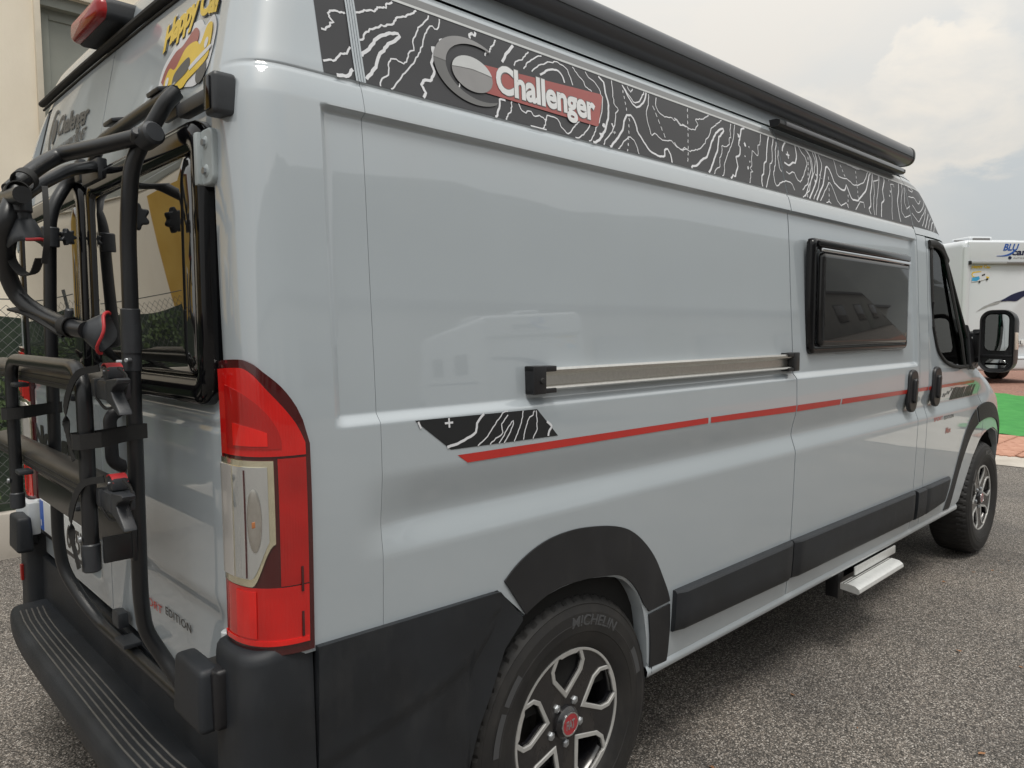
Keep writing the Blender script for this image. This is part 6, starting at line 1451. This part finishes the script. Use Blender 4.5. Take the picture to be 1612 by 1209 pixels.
# ---- white motorhome
MHW = mat("gloss_white_panel", (.60, .63, .66), .30, coat=.6, coat_rough=.08, var=.02, vscale=1, bump=.01, bscale=40)
NAVY = mat("navy_foil", (.012, .016, .055), .35, coat=.4, var=.05); CYAN = mat("cyan_print", (.05, .35, .62), .4); BLUEP = mat("blue_print", (.03, .10, .38), .35, coat=.4)
GREYF = mat("grey_foil", (.33, .34, .34), .4, coat=.3, var=.04)
def motorhome(loc, rotz, label, full=True):
    M_ = thing("motorhome", label, "motorhome", (0, 0, 0), "white motorhomes")
    # local: rear wall faces -y, width along x (-1.13..1.13), length +y
    W2, Lg, z0, z1 = 1.13, 6.6, .255, 2.76
    sec = []
    for y, k, dz in ((0, .975, -.05), (.02, .99, -.02), (.07, 1, 0), (Lg-1.9, 1, 0), (Lg-1.4, .99, -.05)):
        P = rrect(0, (z0+z1+dz)/2, 2*W2*k, z1-z0+dz, .13, 6); sec.append([Vector((x, y, z)) for x, z in P])
    make("body", MB().add(*loops(sec, cap0=True, cap1=True)), MHW, M_, sharp=40)
    nose = [[Vector((x*k, Lg+dy, z)) for x, z in rrect(0, (z0+zt)/2, 2.04, zt-z0, .2, 5)] for dy, zt, k in ((-1.45, 2.3, 1), (-.9, 2.05, 1), (-.3, 1.35, .98), (0, 1.15, .9), (.1, .9, .7))]
    make("cab", MB().add(*loops(nose, cap1=True)), MHW, M_, sharp=40)
    for y in (1.5, Lg-.75):
        for s in (-1, 1): make("wheel", MB().add(*cyl((s*.80, y, .33), (s*1.04, y, .33), .33, 32, bevel=.02)).add(*cyl((s*1.03, y, .33), (s*1.06, y, .33), .2, 20)), TYRE, M_)
    # corner posts, top cap
    for s in (-1, 1): make("corner_post", MB().add(*tube([(s*(W2-.085), -.012, z) for z in (.42, 1.5, 2.62)], .075, 14, ry=.035)), MHW, M_, sharp=60)
    make("top_cap", MB().add(*box((0, .0, 2.53), (2.06, .085, .40), .03, seg=3)), MHW, M_, sharp=50)
    make("roof_rail_light", MB().add(*box((.03, -.052, 2.325), (2.05, .045, .045), .012)), GREYF, M_)
    make("rail_end", MB().add(*box((-1.01, -.056, 2.322), (.05, .055, .07), .012)), PLASTIC_D, M_)
    make("brake_light", MB().add(*box((.0, -.078, 2.325), (.40, .012, .03), .004)), LOGO_M, M_)
    make("rear_bumper", MB().add(*box((0, -.03, .40), (2.24, .16, .26), .05, seg=3)), MHW, M_, sharp=50)
    make("bumper_groove", MB().add(*b2((-1.09, -.114, .475), (1.09, -.108, .49))), LOGO_M, M_)
    pl_ = make("number_plate", MB().add(*box((.06, -.02, .80), (.52, .012, .11), .003)), PLATEW, M_)
    V, F, _ = text("S74NL", .012, .001); make("lettering", mapped((V, F), lambda v: (-.13+v.x*.40, -.028-v.z, .765+v.y*.072)), PRINTK, pl_, smooth=False)
    # graphics
    V, F, _ = text("BLU", .03, .001, .35); make("lettering", mapped((V, F), lambda v: (-.28+v.x*.36, -.046-v.z, 2.56+v.y*.13)), BLUEP, M_, smooth=False)
    V, F, _ = text("camp", .03, .001, .1); make("lettering", mapped((V, F), lambda v: (-.08+v.x*.55, -.046-v.z, 2.475+v.y*.12)), NAVY, M_, smooth=False)
    V, F, _ = text("AUTOCARAVAN", .0, .001, .0, 1.2); make("lettering", mapped((V, F), lambda v: (-.04+v.x*.55, -.046-v.z, 2.405+v.y*.026)), LOGO_M, M_, smooth=False)
    def gp(P, mt_, nm, y=-.008):
        V, F = flat([P], .001); make(nm, mapped((V, F), lambda v: (v.x, y-v.z, v.y)), mt_, M_, smooth=False)
    gp(smooth2([(-.42, 2.455), (-.25, 2.47), (-.1, 2.52), (.02, 2.60), (-.02, 2.53), (-.12, 2.47), (-.25, 2.445), (-.42, 2.448)], 4), BLUEP, "swoosh", -.047)
    gp([(-.12+.04*math.cos(a), 2.42+.03*math.sin(a)) for a in [2*PI*i/16 for i in range(16)]], NAVY, "dot", -.047)
    gp(smooth2([(-.40, 1.52), (-.2, 1.63), (.05, 1.745), (.4, 1.82), (1.0, 1.85), (1.0, 1.79), (.5, 1.75), (.25, 1.68), (.1, 1.60), (-.1, 1.60), (-.4, 1.57)][1:], 4), NAVY, "swoosh")
    gp([(-.80, 1.39), (-.62, 1.50), (-.40, 1.58), (-.22, 1.62), (-.30, 1.55), (-.52, 1.50), (-.68, 1.44)], GREYF, "swoosh")
    V, F, _ = text("Happy Car", .04, .001, 0); make("lettering", mapped((V, F), lambda v: (-.93+v.x*.42, -.010-v.z, 2.215+v.y*.055+.02*(1-(2*v.x-1)**2))), YEL, M_, smooth=False)
    gp(smooth2([(-.93, 2.08), (-.90, 2.15), (-.75, 2.17), (-.60, 2.17), (-.53, 2.13), (-.53, 2.05), (-.60, 2.02), (-.75, 1.98), (-.92, 1.96)], 4), WHITE, "sticker", -.009)
    gp(smooth2([(-.93, 2.10), (-.90, 2.15), (-.75, 2.165), (-.72, 2.15), (-.88, 2.13), (-.90, 2.08), (-.80, 2.05), (-.90, 2.05)], 4), YEL, "sticker", -.011)
    gp([(-.92, 1.98), (-.91, 2.05), (-.76, 2.07), (-.74, 2.02), (-.80, 1.98)], CYAN, "sticker", -.011)
    gp([(-.70, 2.07), (-.63, 2.09), (-.63, 2.12), (-.70, 2.10)], PRINTK, "sticker", -.011); gp([(-.60, 2.04), (-.54, 2.03), (-.54, 2.06), (-.60, 2.07)], YEL, "sticker", -.011)
    for x, z in ((-.745, 1.965), (-.58, 2.015)): gp([(x+.022*math.cos(a), z+.022*math.sin(a)) for a in [2*PI*i/14 for i in range(14)]], PRINTK, "sticker", -.012)
    # roof boxes
    for x, y, w, l, h in ((-.20, 1.0, .55, .6, .16), (.55, 1.6, .9, 1.0, .14)):
        rb = make("roof_box", MB().add(*box((x, y, z1+h/2-.01), (w, l, h), .05, seg=3)), MHW, M_, sharp=50)
        make("vent_grille", MB().add(*box((x, y-l/2-.003, z1+h/2), (w*.72, .01, h*.45), .01)), LOGO_M, rb)
    make("roof_bar", MB().add(*b2((-.95, .5, z1+.02), (-.35, .54, z1+.05), .008)).add(*b2((-.9, .5, z1-.01), (-.87, .54, z1+.03))).add(*b2((-.42, .5, z1-.01), (-.39, .54, z1+.03))), LOGO_M, M_)
    if full:
        for y0 in (1.2, 3.2):
            for s in (-1, 1):
                w_ = make("side_window", MB().add(*box((s*(W2+.012), y0+.4, 1.75), (.03, .95, .55), .012)), PLASTIC_D, M_); make("pane", MB().add(*box((s*(W2+.028), y0+.4, 1.75), (.012, .85, .45), .004)), DARKGL, w_)
        make("side_stripe", MB().add(*box((W2+.003, 2.6, 1.2), (.004, 4.4, .06), 0)).add(*box((-W2-.003, 2.6, 1.2), (.004, 4.4, .06), 0)), NAVY, M_)
    M_.scale = (1, 1, 1.082); M_.location = loc; M_.rotation_euler = (0, 0, rotz); return M_
ga = math.atan2(-.6914, .7225)
c_ = Vector((16.93, 2.44, 0)); u_ = Vector((math.cos(ga+.10), math.sin(ga+.10), 0))
MH = motorhome(c_+u_*1.12+Vector((0, 0, hgt(17, 2))), ga+.10, "white motorhome with navy swoosh and BLU lettering, rear towards the camera beyond the turf mat")
motorhome((10.5, -10.5, 0), math.radians(203), "white motorhome standing across the yard, seen only as a reflection in the van's side")
# ---- long workshop building across the yard (mirrored in the van's side)
WB = thing("workshop_building", "long low grey-beige workshop across the yard, mirrored in the van's side", "building", (20, -24, 0))
WBM = mat("greyed_render", (.30, .295, .275), .85, vscale=.6, bump=.2, bscale=20, col2=(.36, .35, .32))
make("wall", MB().add(*b2((-45, -34, -.1), (95, -24, 5.2), .02)), WBM, WB)
make("roof_edge", MB().add(*b2((-45.3, -34.3, 5.2), (95.3, -23.7, 5.5), .02)), mat("roof_edge_metal", (.10, .10, .105), .5, var=.1), WB)
for k in range(14):
    x = -38+9.5*k
    w_ = make("window", MB().add(*b2((x, -23.98, 1.6), (x+4.2, -23.9, 3.8), .02)), mat("dark_frame", (.05, .05, .05), .4, var=.1) if k == 0 else bpy.data.materials["dark_frame"], WB)
    make("pane", MB().add(*b2((x+.1, -23.9, 1.7), (x+4.1, -23.86, 3.7), .01)), DARKGL, w_)
    if k % 3 == 1: make("door", MB().add(*b2((x+5.0, -23.98, 0), (x+8.2, -23.92, 4.4), .02)), SHUT, WB)
# ---- hills and far ground
HILL = mat("hazy_wooded_hill", (.16, .17, .17), .95, vscale=.05, bump=1, bscale=1, col2=(.20, .21, .205))  # distance haze is mixed into the hill colour
def hill(name, r, a0, a1, h, seed, hp, n=120):
    L = [[], [], [], []]
    for i in range(n+1):
        a = math.radians(lerp(a0, a1, i/n)); hh = interp(math.degrees(a), hp)+h*(.08*mnoise.noise(Vector((a*6.2, seed, 0)))+.04*mnoise.noise(Vector((a*19, seed, 2)))+.015*mnoise.noise(Vector((a*90, seed, 2))))
        hh *= sst(0, .12, i/n)*(1-sst(.88, 1, i/n))
        for k, (rr_, f) in enumerate(((.8, 0), (.88, .45), (.95, .85), (1.05, 1.0))): L[k].append(Vector((r*rr_*math.cos(a), r*rr_*math.sin(a), hh*f-1)))
    structure(make(name, loops(L, closed_loops=False), HILL))
hill("hills", 260, -165, -2, 50, 3, [(-165, 40), (-120, 80), (-85, 100), (-60, 90), (-50, 84), (-37, 65), (-25, 49), (-15, 44), (-2, 30)])

# ---- scraps of dry leaf and grit on the asphalt
DRY = mat("dry_leaf", (.20, .09, .035), .8, vscale=3, col2=(.34, .17, .08))
rr = random.Random(21); mb = MB()
for k in range(150):
    x = rr.uniform(-1.6, 8.5); y = rr.choice((rr.uniform(-3.6, -1.0), rr.uniform(1.2, 3.2))); s = rr.uniform(.004, .013)*(2.0 if rr.random() < .08 else 1); a = rr.uniform(0, 6.28)
    c = Vector((x, y, hgt(x, y)+.004)); P = [c+Vector((s*math.cos(a+t)*r_, s*math.sin(a+t)*r_, rr.uniform(0, .5)*s)) for t, r_ in ((0, 1.3), (1.1, .6), (2.4, .8), (3.3, 1.2), (4.3, .6), (5.4, .7))]
    mb.add(P, [(0, 1, 2, 3, 4, 5)])
o = make("leaf_litter", mb, DRY, smooth=False); tag(o, "tiny scraps of dry brown leaf scattered on the asphalt", "leaf litter"); o['kind'] = 'stuff'
